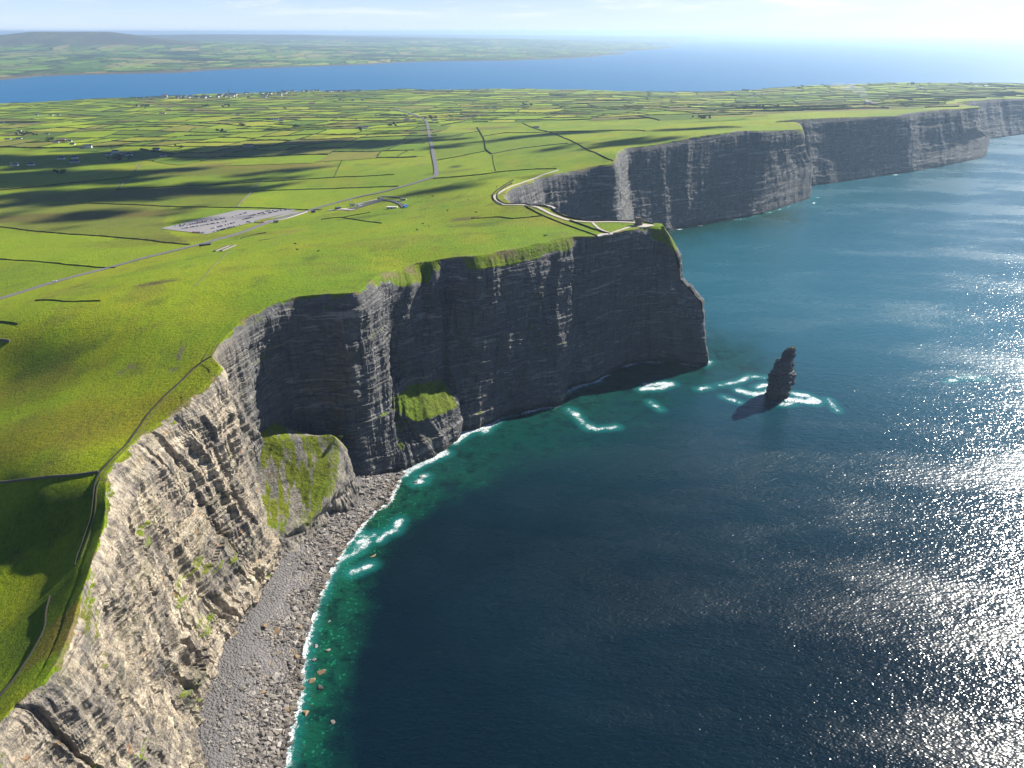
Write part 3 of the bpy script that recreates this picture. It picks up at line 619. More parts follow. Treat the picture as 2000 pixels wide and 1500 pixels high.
# ---- field walls and ditches one can follow one by one
WALLS = [([(-20,442),(70,452),(140,458),(250,466),(370,478)],2.6,1.6,'hedge','long dark field bank running down to the road below the car park'),
 ([(150,397),(300,402),(410,405),(520,407),(624,410)],3,1.6,'hedge','straight dark bank passing just behind the car park'),
 ([(0,372),(115,360),(200,352),(257,345)],3,1.6,'hedge','dark bank through the cloud-shadowed ground left of the car park'),
 ([(227,371),(325,365),(500,356),(600,350),(700,345),(770,341)],2.6,1.5,'hedge','long straight bank across the wide field behind the car park'),
 ([(230,368),(257,343),(275,322)],2.4,1.3,'dry_stone','pale stone wall climbing past the dark moor on the left'),
 ([(495,374),(600,370),(700,367),(778,364)],2.6,1.5,'hedge','dark bank along the lime green field beside the main road'),
 ([(462,405),(485,382),(506,360)],2.0,1.3,'dry_stone','thin pale wall climbing from the top corner of the car park'),
 ([(652,346),(660,330),(668,313)],2.4,1.3,'hedge','short thin bank climbing the field halfway between car park and road bend'),
 ([(846,349),(900,345),(950,340),(987,335),(1040,331),(1087,330)],3.2,1.8,'hedge','dark bank from the road bend across to the cliff path'),
 ([(850,314),(900,305),(949,295)],3,1.8,'hedge','dark bank between the straight road and the walled lane'),
 ([(932,249),(940,262),(946,275),(949,292),(960,301)],5,2.4,'hedge','crooked dark hedged lane climbing the round green hill'),
 ([(1021,241),(1075,259),(1125,280),(1170,302),(1197,314)],4,1.8,'hedge','long dark bank slanting down to the second cliff edge'),
 ([(847,276),(892,264),(933,257)],3.2,1.8,'hedge','dark bank from the straight road to the top of the lane'),
 ([(942,267),(987,260),(1075,258),(1200,255),(1260,256)],3.5,1.8,'hedge','dark bank skirting the shaded hill above the second cliff'),
 ([(960,301),(1025,289),(1110,280)],2,1.2,'dry_stone','thin wall crossing the bright side of the round hill'),
 ([(962,303),(964,320),(968,334)],2.2,.9,'hedge','faint bank dropping down the front of the round hill'),
 ([(920,427),(970,424),(1002,427),(1060,422)],2.4,1.3,'hedge','dark curved bank in the meadow inland of the tower'),
 ([(1025,402),(1060,421),(1110,441),(1166,461)],1.6,1.2,'flagstone','thin fence of flagstones slanting down to the lower platform'),
 ([(627,429),(668,425),(712,432),(745,436)],2.6,1.3,'hedge','dark crooked ditch in the meadow in front of the road'),
 ([(668,425),(695,420),(723,415)],2.2,1.2,'hedge','short dark bank joining the crooked meadow ditch'),
 ([(-10,506),(60,510),(130,517),(196,523),(225,523)],2.2,1.5,'hedge','dark bank across the green field left of the main road'),
 ([(70,587),(130,589),(196,588)],2.2,1.4,'hedge','short dark bank below the main road at the left'),
 ([(-10,628),(35,633)],2,1.3,'hedge','short dark bank at the left above the steep grassy slope'),
 ([(-5,942),(60,936),(130,930),(193,922)],1.3,1.2,'dry_stone','old grey stone wall crossing the near pasture to the cliff'),
 ([(470,466),(500,458),(520,455)],2.0,1.2,'hedge','short dark bank in front of the road below the car park'),
 ([(412,697),(380,718),(350,748),(320,775),(290,808),(268,840),(250,865),(222,893),(196,922)],0.8,.95,'flagstone','dark flagstone fence following the cliff top above the beach'),
 ([(196,922),(186,945),(182,975),(178,1010),(165,1050),(152,1085),(146,1105)],0.8,.95,'flagstone','dark flagstone fence along the near cliff top past the shaded hollow'),
 ([(98,1165),(90,1195),(88,1225),(70,1262),(40,1310),(10,1350),(-30,1390)],0.8,.95,'flagstone','dark flagstone fence at the lowest near corner of the pasture'),
 ([(1003,352),(985,362),(970,372),(962,381),(966,392),(980,400)],1.4,1.3,'flagstone','curved dark wall on the inland side of the cliff path'),
 ([(1000,358),(982,368),(971,380),(972,390),(985,398),(1006,399),(1026,399)],2.2,1.5,'flagstone','dark flagstone wall on the sea side of the curving path'),
 ([(1027,399),(1035,402),(1055,402),(1075,406),(1082,412),(1100,422),(1125,428),(1150,432),(1190,432),(1237,433)],2.4,1.7,'flagstone','long dark flagstone wall guarding the sea edge up to the tower'),
 ([(1256,434),(1268,436),(1276,439)],1.6,1.4,'flagstone','short dark wall round the paved yard behind the tower'),
 ([(1113,431),(1135,439),(1160,448),(1191,457)],2.0,1.5,'flagstone','straight dark flagstone wall from path down to lower platform'),
 ([(0,664),(20,666)],2.2,1.4,'dry_stone','stub of old wall at the left edge on the grassy slope')]
for i, (pts, wd_, hg, mm, lab) in enumerate(WALLS):
    kind_ = {'hedge': ('field_bank', 'field bank'), 'dry_stone': ('stone_wall', 'stone wall'), 'flagstone': ('flagstone_wall', 'stone wall')}[mm]
    bank(kind_[0], Gs(pts), wd_ * (.62 if mm == 'hedge' else 1), hg * (.75 if mm == 'hedge' else 1), MATS[mm], lab, kind_[1], step=5, rough=.35 if mm == 'hedge' else .15, seed=i + 900)
# ---- roads, paths, car park
drape('road', ROAD, [9,9,9,9,9,9,9,10,11,12,13], MATS['asphalt'], .45, n=5)
drape('path', Gs([(1090,333),(1060,342),(1035,352),(1008,361),(985,371),(967,383),(967,391),(980,399),(1003,400),(1025,401),(1046,404),(1062,411),(1078,419),(1100,427),(1120,432),(1160,434),(1200,433.5),(1238,435),(1255,439),(1272,440.5)]), [3.5,4,3.5,3.5,4,4,5,5,5,4.5,6], MATS['path'], .4, n=4, step=4)
drape('path', Gs([(1157,435),(1163,441),(1170,447),(1180,451.5),(1191,455)]), 3, MATS['path'], .45, n=4, step=4)
drape('path', Gs([(1191,456),(1200,453.5),(1215,448.5),(1230,443.5),(1243,440)]), 3.2, MATS['path'], .45, n=4, step=4)
drape('path', Gs([(1066,402),(1075,404.5),(1081,408)]), 8, MATS['path'], .42, n=4, step=4)
drape('terrace', Gs([(1166,461.5),(1176,458.5),(1186,457.5),(1197,457)]), [4,7,7,4], MATS['path'], .5, n=4, step=3)
drape('terrace', Gs([(1243,441.5),(1255,441.8),(1264,440.8),(1276,439.5)]), [8,12,9,4], MATS['path'], .42, n=4, step=3)
drape('track', Gs([(380,560),(395,545),(410,527),(432,505),(450,490)]), 1.6, MATS['track'], .3, n=3)
drape('track', Gs([(405,690),(392,712),(380,722),(355,745),(338,762),(300,806),(278,838),(255,868),(228,896),(204,922),(190,952),(187,985),(184,1015),(172,1052),(158,1090)]), 0.8, MATS['track'], .22, n=3, step=3, skirt=.3)
drape('track', Gs([(590,448),(560,458),(530,466),(505,470)]), 1.6, MATS['track'], .3, n=3)
drape('track', Gs([(530,433),(560,427),(600,414)]), 3, MATS['path'], .5, n=3)
def quad_sheet(name, c4, m, off, n=24):
    c = Gs(c4)[:, :2]; u, v = np.meshgrid(np.linspace(0, 1, n), np.linspace(0, 1, n)); u, v = u[..., None], v[..., None]
    P = (c[0] * (1 - u) + c[1] * u) * (1 - v) + (c[3] * (1 - u) + c[2] * u) * v
    return mesh_np(name, np.concatenate([P, height(P[..., 0], P[..., 1])[..., None] + off], -1).reshape(-1, 3), grid_faces(n, n), m, False, None, 'structure')
quad_sheet('car_park', [(314,446.5),(462,411),(584,408.5),(404,458)], MATS['lot'], .55)
quad_sheet('car_park', [(512,434),(562,414),(590,413),(528,436)], MATS['lot'], .5, 8)
drape('verge', Gs([(512,433),(545,426),(572,419)]), 5, MATS['land'] if False else rough_green('verge', (.10,.15,.008), (.17,.20,.02)), .8, n=3)
drape('coach_park', Gs([(684,410),(705,404),(728,397),(750,390)]), [15,14,13,12], MATS['dark_asphalt'], .55, n=4)
drape('drive', Gs([(748,391),(742,386),(750,384.5),(768,385),(785,387),(789,390),(780,393.5),(765,393),(750,391)]), 6, MATS['dark_asphalt'], .5, n=4, step=3)
drape('drive', Gs([(766,393),(777,397),(785,401),(790,406)]), [6,6,8,9], MATS['dark_asphalt'], .52, n=4, step=3)
drape('forecourt', Gs([(640,412),(670,409),(690,411)]), [4,12,10], MATS['path'], .5, n=4, step=4)
# ---- tower on the headland
TB = G(1245, 439.5); RZ = -.25
tw = empty('stone_tower', TB, RZ, 'small grey battlemented stone tower standing on the headland', 'tower')
b = MB().box((0, 0, 4.2), (6.4, 6.4, 9.4), 0, .96); b.box((0, 0, .3), (7.2, 7.2, 1.4)); b.build('keep', MATS['tower_stone'], tw)
b = MB().lathe((4.3, -.6, -.5), [(2.25, 0), (2.1, 1.0), (2.0, 7.6), (2.25, 7.7), (2.25, 8.3)], 18); b.build('turret', MATS['tower_stone'], tw, True)
b = MB().box((0, 0, 9.15), (6.9, 6.9, .5))
for k in range(4):
    a = k * PI / 2
    for j in (-1, 0, 1):
        x, y = j * 2.3, -3.15; b.box((x * math.cos(a) - y * math.sin(a), x * math.sin(a) + y * math.cos(a), 9.85), (1.15, .6, .95), a)
b.build('battlement', MATS['tower_stone'], tw)
b = MB()
for k in range(8): a = k * PI / 4; b.box((4.3 + 1.95 * math.cos(a), -.6 + 1.95 * math.sin(a), 8.2), (.5, .8, .8), a)
b.build('battlement', MATS['tower_stone'], tw)
d = MB().box((-.4, -3.26, 1.4), (1.3, .2, 2.3)).build('door', MATS['door_wood'], tw)
for x, y, z, r in ((0, -3.2, 5.8, 0), (-3.2, 0, 5.6, PI / 2), (3.2, 1.6, 6.2, PI / 2), (0, 3.2, 5.8, 0)):
    wn = MB().box((x, y, z), (.95, .26, 1.7), r).build('window', MATS['window_glass'], tw); MB().box((x * 1.01, y * 1.01, z - 1.0), (1.35, .45, .22), r).build('sill', MATS['concrete'], wn)
for k in range(3): MB().box((-.4, -3.9 - .35 * k, .35 - .2 * k), (2.2, .4, .5)).build('step', MATS['concrete'], tw)
# ---- cottages
def make_house(kind, wm, rm, L=14, Wd=7.5, h=3.2, rh=3.0, full=True, label=None, cat='house', ext=False):
    r = empty(kind, (0, 0, 0), 0, label, cat); b = MB().box((0, 0, h / 2 - .7), (L, Wd, h + 1.4))
    b.add([(-L/2,-Wd/2,h),(-L/2,Wd/2,h),(-L/2,0,h+rh*.92),(L/2,-Wd/2,h),(L/2,Wd/2,h),(L/2,0,h+rh*.92)], [(0,2,1),(3,4,5),(0,3,5,2),(1,2,5,4)])
    if ext: b.box((L * .2, -Wd * .62, h * .4 - .5), (L * .3, Wd * .5, h * .8 + 1))
    b.build('wall', wm, r)
    rf = MB().gable((0, 0, h + .05), L, Wd, rh).build('roof', rm, r)
    if full:
        for s in (-1, 1): MB().box((s * (L / 2 - .8), 0, h + rh + .3), (.9, .8, 1.7)).build('chimney', wm, rf)
        MB().box((0, -Wd/2 - .03, 1.05), (1.1, .14, 2.1)).build('door', MATS['door_wood'], r)
        for s in (-.34, -.17, .17, .34):
            w_ = MB().box((s * L, -Wd/2 - .02, 1.65), (1.1, .1, 1.25)).build('window', MATS['window_glass'], r); MB().box((s * L, -Wd/2 - .06, .96), (1.4, .22, .12)).build('sill', MATS['concrete'], w_)
    return r
WW, GW, SL, BR = MATS['white_wall'], MATS['grey_wall'], MATS['slate'], MATS['brown_roof']
PROTO = {}
def place_house(key, px, py, rz, sc, label, group=None):
    spec = {'c': ('cottage', WW, SL, 14, 7.5, 3.2, 3.0, True), 'C': ('farmhouse', WW, SL, 16, 8, 5.4, 3.2, True), 'b': ('barn', GW, BR, 22, 11, 4.2, 3.0, False), 's': ('shed', GW, SL, 16, 9, 3.4, 2.2, False), 'v': ('village_house', WW, SL, 12, 8, 5.6, 2.4, False), 'g': ('village_house', GW, SL, 13, 8, 4.6, 3, False)}[key]
    if key not in PROTO: o = PROTO[key] = make_house(*spec)
    else: o = copy_tree(PROTO[key])
    g = G(px, py); o.location = g; o.rotation_euler = (0, 0, rz); o.scale = (sc,) * 3
    o['label'] = label; o['category'] = {'cottage': 'house', 'farmhouse': 'house', 'barn': 'barn', 'shed': 'shed', 'village_house': 'house'}[spec[0]]
    if group: o['group'] = group
    elif 'group' in o: del o['group']
HS = [('c',29,324,.1,1.3,'white cottage in cloud shadow at the far left, first of five'),('c',61,323,.1,1.2,'white cottage in cloud shadow, second from the left edge'),
 ('c',120,311,.15,1.3,'white cottage in cloud shadow, left of a close pair'),('c',147,309.5,.15,1.2,'white cottage in cloud shadow, upper one of a close pair'),('s',146,318,.1,1.4,'grey shed in cloud shadow just below a white cottage'),
 ('c',213,303,.2,1.2,'white cottage at the left end of the shaded farmyard'),('C',226,299,.2,1.1,'tall white farmhouse behind the shaded farmyard'),('b',240,302,.25,1.0,'long barn in the middle of the shaded farmyard'),('c',252,304.5,.2,1.4,'white cottage at the right end of the shaded farmyard'),
 ('c',306,294,.1,1.4,'white cottage in cloud shadow right of the farmyard'),('c',319,306,.1,1.2,'lone white cottage in cloud shadow below its neighbour'),
 ('C',172,290,.3,1.5,'bright white farmhouse at the sunny edge of the shadow'),('s',163,291,.2,1.0,'small shed beside the bright white farmhouse'),
 ('b',120,276,.2,1.2,'brown roofed barn near the sunlit white farmhouse'),('c',136,277,.2,1.1,'white cottage right of the brown roofed barn'),('s',110,279,.1,1.1,'grey shed left of the brown roofed barn'),('c',142,283,.1,1.1,'cottage below the brown roofed barn'),
 ('c',38,257,.1,1.1,'white cottage by the dark trees near the left lane'),('s',16,273,.1,1.1,'grey shed at the far left below the lane'),('s',38,272,.1,1.1,'grey shed below the dark trees by the lane'),('c',5,241,.1,1.3,'cottage at the left edge of the fields'),('c',93,263,.1,.9,'small cottage right of the dark trees'),
 ('c',72,226,.1,1.2,'white house beside the lane near the bay, leftmost of four'),('c',78,225.5,.2,1,'white house beside the lane near the bay, second of four'),('c',100,226,.1,1.2,'white house beside the lane near the bay, third of four'),('c',114,226,.1,1.1,'white house beside the lane near the bay, last of four'),
 ('b',318,223,.1,1.3,'long pale barn in the middle of the far fields'),('b',330,216.5,.1,1.2,'long pale barn above another in the far fields'),('s',376,216,.2,1.3,'pale shed at the right of the far barns'),('s',465,226,.1,1.2,'small pale shed among the far hedges'),('c',268,255,.1,.9,'tiny lone cottage in a bright field'),
 ('b',485,287,.1,1.3,'grey barn at the edge of the second cloud shadow'),('C',540,236,.2,1.4,'farmhouse among sheds below the village'),('s',550,237,.1,1.3,'shed beside the farmhouse below the village'),('s',532,233,.3,1.2,'small shed behind the farmhouse below the village'),
 ('c',795,235.5,.2,1.4,'white house left of the trees at the road top'),('c',848,237,.2,1.2,'cottage right of the trees at the road top'),('c',768,243,.2,1.4,'farmhouse second left of the straight road'),('b',706,250,.1,1.2,'pale blue roofed barn in the farm left of the straight road'),('C',714,252,.2,1.2,'farmhouse beside the barn left of the straight road'),('s',698,252,.2,1.2,'low shed at the left of the farm by the straight road'),
 ('c',1020,208,.1,1.3,'cottage on the low ridge right of the straight road'),('s',965,211,.1,1.3,'shed on the low ridge right of the straight road'),('c',1083,207,.1,1.2,'cottage near the hedge on the central fields'),('c',883,219,.2,1.2,'lone white cottage above the bright central fields'),('s',950,212,.1,1.2,'grey shed on the low ridge beside another shed'),('s',1047,250,.1,1.2,'grey shed beside stony ground near the lane'),
 ('c',665,196,.1,1.6,'white house on the rise right of the village, leftmost'),('c',690,198,.1,1.5,'white house on the rise right of the village, middle'),('c',708,197,.1,1.3,'white house on the rise right of the village, rightmost'),('b',610,204,.2,1.6,'long pale building right of the village'),
 ('c',1474,188,.1,1.6,'white house on the right hand fields beyond the far cliffs'),('C',1490,186,.2,1.3,'taller white house next to another beyond the far cliffs'),('c',1474,201,.1,1.4,'white cottage in a field above the heather'),('c',1367,206,.1,1.2,'small white cottage near the central right hedges'),('s',1510,195,.1,1.4,'pale shed among the right hand fields'),
 ('C',1665,172,.1,1.5,'white house alone on the skyline above the far headland'),('c',1740,173,.1,1.5,'white cottage below the skyline wood, left one'),('c',1797,173,.1,1.5,'low cottage below the skyline wood, right one'),('c',1905,169.5,.1,1.6,'white house on the skyline at the right'),('s',1925,169.5,.1,1.5,'grey shed on the skyline at the right'),
 ('C',1694,203,.1,1.6,'white farmhouse by the smoking bonfire'),('b',1706,204,.1,1.2,'dark shed beside the farmhouse by the bonfire'),('c',1374,190,.1,1.3,'white cottage on the fields nearest the bay at the right'),('s',1392,193,.1,1.2,'shed close to the cottage nearest the bay at the right'),
 ('c',900,177,.1,1.5,'white house on the bay shore right of the village, leftmost'),('c',915,176.5,.1,1.4,'white house on the bay shore right of the village, second'),('c',932,177,.1,1.4,'white house on the bay shore right of the village, third'),('c',952,177.5,.1,1.4,'white house on the bay shore right of the village, last')]
for h_ in HS: place_house(*h_)
VH = [(rg.uniform(262, 335), None) for _ in range(12)] + [(rg.uniform(318, 462), None) for _ in range(52)] + [(rg.uniform(440, 560), None) for _ in range(34)] + [(rg.uniform(550, 625), 171) for _ in range(14)] + [(640 + i * 5.2, 180.5 - i * .12) for i in range(13)]
for i, (px, py) in enumerate(VH):
    if py is None: top = np.interp(px, [262, 320, 400, 450, 560, 620], [196, 191, 186.5, 184.5, 179, 177]); py = top + 1.0 + abs(rg.gauss(0, 1)) * np.interp(px, [262, 400, 560], [1.2, 3.6, 6.0])
    elif py == 171: py = np.interp(px, [550, 625], [178.5, 177.5]) + rg.uniform(0, 2)
    row = px > 636
    place_house('v' if rg.random() < .72 else 'g', px, min(py, 193), rg.uniform(-1.3, .2), rg.uniform(1.2, 1.9), 'white house in the straight row above the bay' if row else ('small pale house packed into the coastal village by the bay'), 'houses in a straight row above the bay' if row else 'small houses of the coastal village')
for k_ in [k for k in bpy.data.objects if k.name.startswith('village_house') and k.parent is None]:
    if 'packed' in k_['label']:
        gx = k_.children[0].active_material.name.startswith('grey'); k_['label'] = ('small grey house' if gx else 'small white house') + ' packed into the coastal village by the bay'
    elif k_.children[0].active_material.name.startswith('grey'): k_['label'] = 'grey house in the straight row above the bay'
hs_ = empty('church', G(452, 186), .2, 'church with a pointed spire on the village shore', 'church')
MB().box((0, 0, 4), (22, 10, 9)).build('nave', GW, hs_); MB().gable((0, 0, 8.4), 22, 10, 6).build('roof', SL, hs_); MB().box((-13, 0, 9), (6, 6, 20)).build('belfry', GW, hs_); MB().lathe((-13, 0, 18.9), [(4.2, 0), (.2, 22)], 8).build('spire', SL, hs_)
ht_ = empty('hotel', G(322, 191.5), .15, 'big pale block standing out at the village end', 'hotel')
MB().box((0, 0, 7), (34, 16, 16)).build('wall', plain('cream_wall', (.7,.6,.5), .8, .3, .08), ht_); MB().gable((0, 0, 15), 34, 16, 6).build('roof', BR, ht_); MB().box((0, -8.2, 8), (28, .3, 1.6)).build('window', MATS['window_glass'], ht_); MB().box((0, -8.2, 4), (28, .3, 1.6)).build('window', MATS['window_glass'], ht_)
# ---- visitor buildings, long low stone pens
def low_block(name, px, py, dims, rz, m, rm, label, cat, flat=True):
    r = empty(name, G(px, py), rz, label, cat); MB().box((0, 0, dims[2] / 2 - .5), (dims[0], dims[1], dims[2] + 1)).build('wall', m, r)
    if flat: MB().box((0, 0, dims[2] + .2), (dims[0] + .8, dims[1] + .8, .4)).build('roof', rm, r)
    else: MB().gable((0, 0, dims[2] + .02), dims[0], dims[1], 2.2).build('roof', rm, r)
    MB().box((0, -dims[1] / 2 - .04, 1.1), (1.6, .14, 2.2)).build('door', MATS['door_wood'], r); MB().box((dims[0] * .28, -dims[1] / 2 - .04, 1.6), (dims[0] * .3, .12, 1.2)).build('window', MATS['window_glass'], r)
    return r
low_block('kiosk', 660.5, 409, (9, 6, 3.4), .5, MATS['dark_asphalt'], SL, 'small dark building beside the road at the forecourt', 'building')
low_block('kiosk', 688, 402.5, (8, 5, 3.2), .5, WW, SL, 'small white building at the lower end of the coach park', 'building')
low_block('ticket_hut', 612, 415, (6, 4, 3), .5, MATS['dark_asphalt'], SL, 'tiny dark hut at the road side above the car park', 'hut')
low_block('ticket_hut', 539, 435, (7, 4, 3), .5, GW, SL, 'grey hut beside the road at the car park entrance', 'hut')
low_block('shed', 401, 479.5, (15, 4, 2.0), .35, MATS['dry_stone'], SL, 'long low dark stone shed right beside the main road', 'shed')
low_block('pump_house', 766, 407, (17, 5, 2.4), -.1, MATS['concrete'], MATS['concrete'], 'low pale concrete building cut into the slope near the coach', 'building')
low_block('shelter', 788, 391, (10, 5, 2.2), -.2, GW, rough_green('turf_roof', (.10,.15,.02), (.2,.2,.06)), 'grass roofed shelter right of the coach loop', 'shelter')
for a, c, lab in (((419,491.5),(445,481),'long roofless stone pen in the meadow, left of two'), ((432,491),(459,479.5),'long roofless stone pen in the meadow, right of two')):
    A_, B_ = G(*a), G(*c); L = np.linalg.norm(B_[:2] - A_[:2]); ang = math.atan2(B_[1] - A_[1], B_[0] - A_[0]); r = empty('stone_pen', (A_ + B_) / 2 - np.array([0, 0, .3]), ang, lab, 'stone pen')
    tlt = math.atan2(B_[2] - A_[2], L); r.rotation_euler = (0, -tlt, ang)
    MB().box((0, 0, .6), (L, 4.0, 2.0)).build('wall', plain('pen_stone', (.27,.25,.22), .9, .1, .3), r); MB().box((0, 0, 1.78), (L - 1.6, 2.4, .2)).build('floor', MATS['dry_stone'], r); MB().box((-L / 2 - .05, 0, .8), (.3, 2.4, 1.7)).build('gate', MATS['dark_asphalt'], r)
A_, B_ = G(691, 401.5), G(737, 391.5)
bank('retaining_wall', [A_, B_], 2.2, 2.4, MATS['concrete'], 'pale retaining wall along the back of the coach park', 'wall', step=8, rough=.1)
# ---- vehicles
def body_profile(kind):
    if kind == 'car': return dict(L=4.4, W=1.8, low=[(-2.2,.35),(-2.2,.85),(-1.95,.95),(2.05,.82),(2.2,.6),(2.2,.35)], cab=[(-1.75,.93),(-1.25,1.42),(.35,1.45),(1.05,.88)], wr=.32, wx=1.32)
    return dict(L=12, W=2.5, low=[(-6,.35),(-6,1.5),(6,1.5),(6,.35)], cab=[(-5.95,1.5),(-5.85,3.2),(5.6,3.2),(5.95,1.5)], wr=.5, wx=3.9)
def extrude(prof, wd, inset=0):
    n = len(prof); v = [(x, -wd / 2 + (inset if z > 1.0 and inset else 0), z) for x, z in prof] + [(x, wd / 2 - (inset if z > 1.0 and inset else 0), z) for x, z in prof]
    return v, [tuple(range(n)), tuple(range(2 * n - 1, n - 1, -1))] + [(i, i + n, (i + 1) % n + n, (i + 1) % n) for i in range(n)]
def make_vehicle(name, pm, kind='car'):
    b = body_profile(kind); r = empty(name, (0, 0, 0)); MB().add(*extrude(b['low'], b['W'])).build('body', pm, r, bevel=.08)
    MB().add(*extrude(b['cab'], b['W'] - .12, .16 if kind == 'car' else .05)).build('window', MATS['window_glass'], r)
    tz = b['cab'][1][1]; MB().box(((b['cab'][1][0] + b['cab'][2][0]) / 2, 0, tz + .025), (b['cab'][2][0] - b['cab'][1][0] + .1, b['W'] - .4, .07)).build('roof', pm, r)
    for sx in (-1, 1):
        for sy in (-1, 1): MB().cyl((sx * b['wx'], sy * (b['W'] / 2 - .2), b['wr']), (sx * b['wx'], sy * (b['W'] / 2 + .02), b['wr']), b['wr'], n=10).build('wheel', MATS['tyre'], r)
    return r
PAINT = {'white': (.75,.75,.75), 'silver': (.42,.43,.45), 'black': (.015,.015,.018), 'dark blue': (.02,.04,.12), 'red': (.45,.02,.02), 'grey': (.12,.125,.13)}
CARP = {}
def place_car(px, py, rz, colr, label, group):
    if colr not in CARP: o = CARP[colr] = make_vehicle('parked_car', plain('paint_' + colr.replace(' ', '_'), PAINT[colr], .25, .5, .05))
    else: o = copy_tree(CARP[colr])
    g = G(px, py); e = .8; hx = (hz1(g[0] + e, g[1]) - hz1(g[0] - e, g[1])) / (2 * e)
    o.location = (g[0], g[1], g[2] + .62); o.rotation_euler = (0, 0, rz); tag(o, label, 'car', group)
GAPK = .5
ROWS = [((419,453),(467,441),15,.04,'front row'),((414,447.5),(456,436.5),15,.04,'second row'),((357,447.5),(441,433.5),17,.3,'third row'),((353,443),(438,427.5),15,.3,'fourth row'),((343,442),(430,428),9,.35,'fifth row'),
        ((452,425),(480,417),7,.1,'upper middle row'),((476,429.5),(499,424),6,.15,'middle row right of the lane'),((489,422.5),(513,416.5),6,.15,'second row right of the lane'),((516,419),(548,412.2),9,.1,'right end row'),((520,413.5),(568,410.2),13,.1,'back row'),((484,434.5),(514,436.5),7,.2,'row at the entrance'),((378,454.8),(397,455.4),5,.0,'short row at the near left corner')]
for (a, c, n, gap, rn) in ROWS:
    n = int(n * 1.3)
    A_, B_ = G(*a), G(*c); ang = math.atan2(B_[1] - A_[1], B_[0] - A_[0]) + PI / 2
    for i in range(n):
        if rg.random() < gap * GAPK: continue
        f = i / (n - 1); colr = rg.choices(list(PAINT), [3, 3, 4, 3, 2, 3])[0]
        if rn.startswith('short') and i == 0: colr = 'red'
        place_car(a[0] + (c[0] - a[0]) * f + rg.uniform(-.3, .3), a[1] + (c[1] - a[1]) * f, ang + rg.uniform(-.06, .06), colr, f'{colr} car in the {rn} of the car park', 'cars in the car park')
for px, py, colr, lab in ((684,393.3,'white','white car on the road above the white kiosk'),(566,424.5,'silver','silver car driving on the road past the car park'),(824,352.5,'white','white car on the road just before the bend'),(627,410,'red','red car on the road by the forecourt'),(108,551,'white','white car on the road at the left')):
    place_car(px, py, .55, colr, lab, None)
co = make_vehicle('coach', plain('paint_bright_blue', (.03,.22,.62), .3, .5, .05), 'coach'); g = G(792.5, 405); co.location = (g[0], g[1], g[2] + .6); co.rotation_euler = (0, 0, 1.2); tag(co, 'bright blue coach standing at the end of the coach loop', 'coach')
g = G(704, 403); c2_ = make_vehicle('coach', MATS['paint_white'], 'coach'); c2_.location = (g[0], g[1], g[2] + .6); c2_.rotation_euler = (0, 0, 1.0); tag(c2_, 'white coach standing in the coach park', 'coach')
# ---- trees
def make_tree(seed, h=8.0, wd_=6.5):
    q = np.random.default_rng(seed); r = empty('tree', (0, 0, 0)); b = MB().cyl((0, 0, -.6), (.1, 0, h * .5), .34, .18, 7)
    for k in range(5): a = q.uniform(0, 2 * PI); b.cyl((.1, 0, h * q.uniform(.25, .5)), (math.cos(a) * wd_ * .32, math.sin(a) * wd_ * .32, h * q.uniform(.55, .85)), .13, .05, 5)
    b.build('trunk', MATS['bark'], r)
    cl = [(q.normal(0, wd_ * .2), q.normal(0, wd_ * .2), h * q.uniform(.42, .88)) for _ in range(15)]; n = 700
    ci = q.integers(0, len(cl), n); d = q.normal(size=(n, 3)); d /= np.linalg.norm(d, axis=1, keepdims=True); P = np.array(cl)[ci] + d * (q.uniform(.5, 1, (n, 1))**.4) * np.array([1.35, 1.35, 1.0]) * wd_ / 6
    t1 = np.cross(d, q.normal(size=(n, 3))); t1 /= np.linalg.norm(t1, axis=1, keepdims=True); t2 = np.cross(d, t1); s = q.uniform(.3, .62, (n, 1)) * wd_ / 6
    V = np.stack([P - t1 * s, P + t2 * s * .7, P + t1 * s, P - t2 * s * .7], 1).reshape(-1, 3)
    c = mesh_np('crown', V, np.arange(4 * n).reshape(-1, 4), MATS['leaves'], False); c.parent = r
    return r
TREES = [make_tree(s, h, w_) for s, h, w_ in ((1, 8, 7), (2, 6.5, 7.5), (3, 9.5, 7))]; tcount = 0
def place_tree(px, py, sc, label, group):
    global tcount
    o = TREES[tcount] if tcount < 3 else copy_tree(TREES[tcount % 3]); tcount += 1
    g = G(px, py); o.location = g; o.rotation_euler = (0, 0, rg.uniform(0, 6.3)); o.scale = (sc * rg.uniform(.9, 1.2), sc * rg.uniform(.9, 1.2), sc * rg.uniform(.8, 1.1)); tag(o, label, 'tree', group)
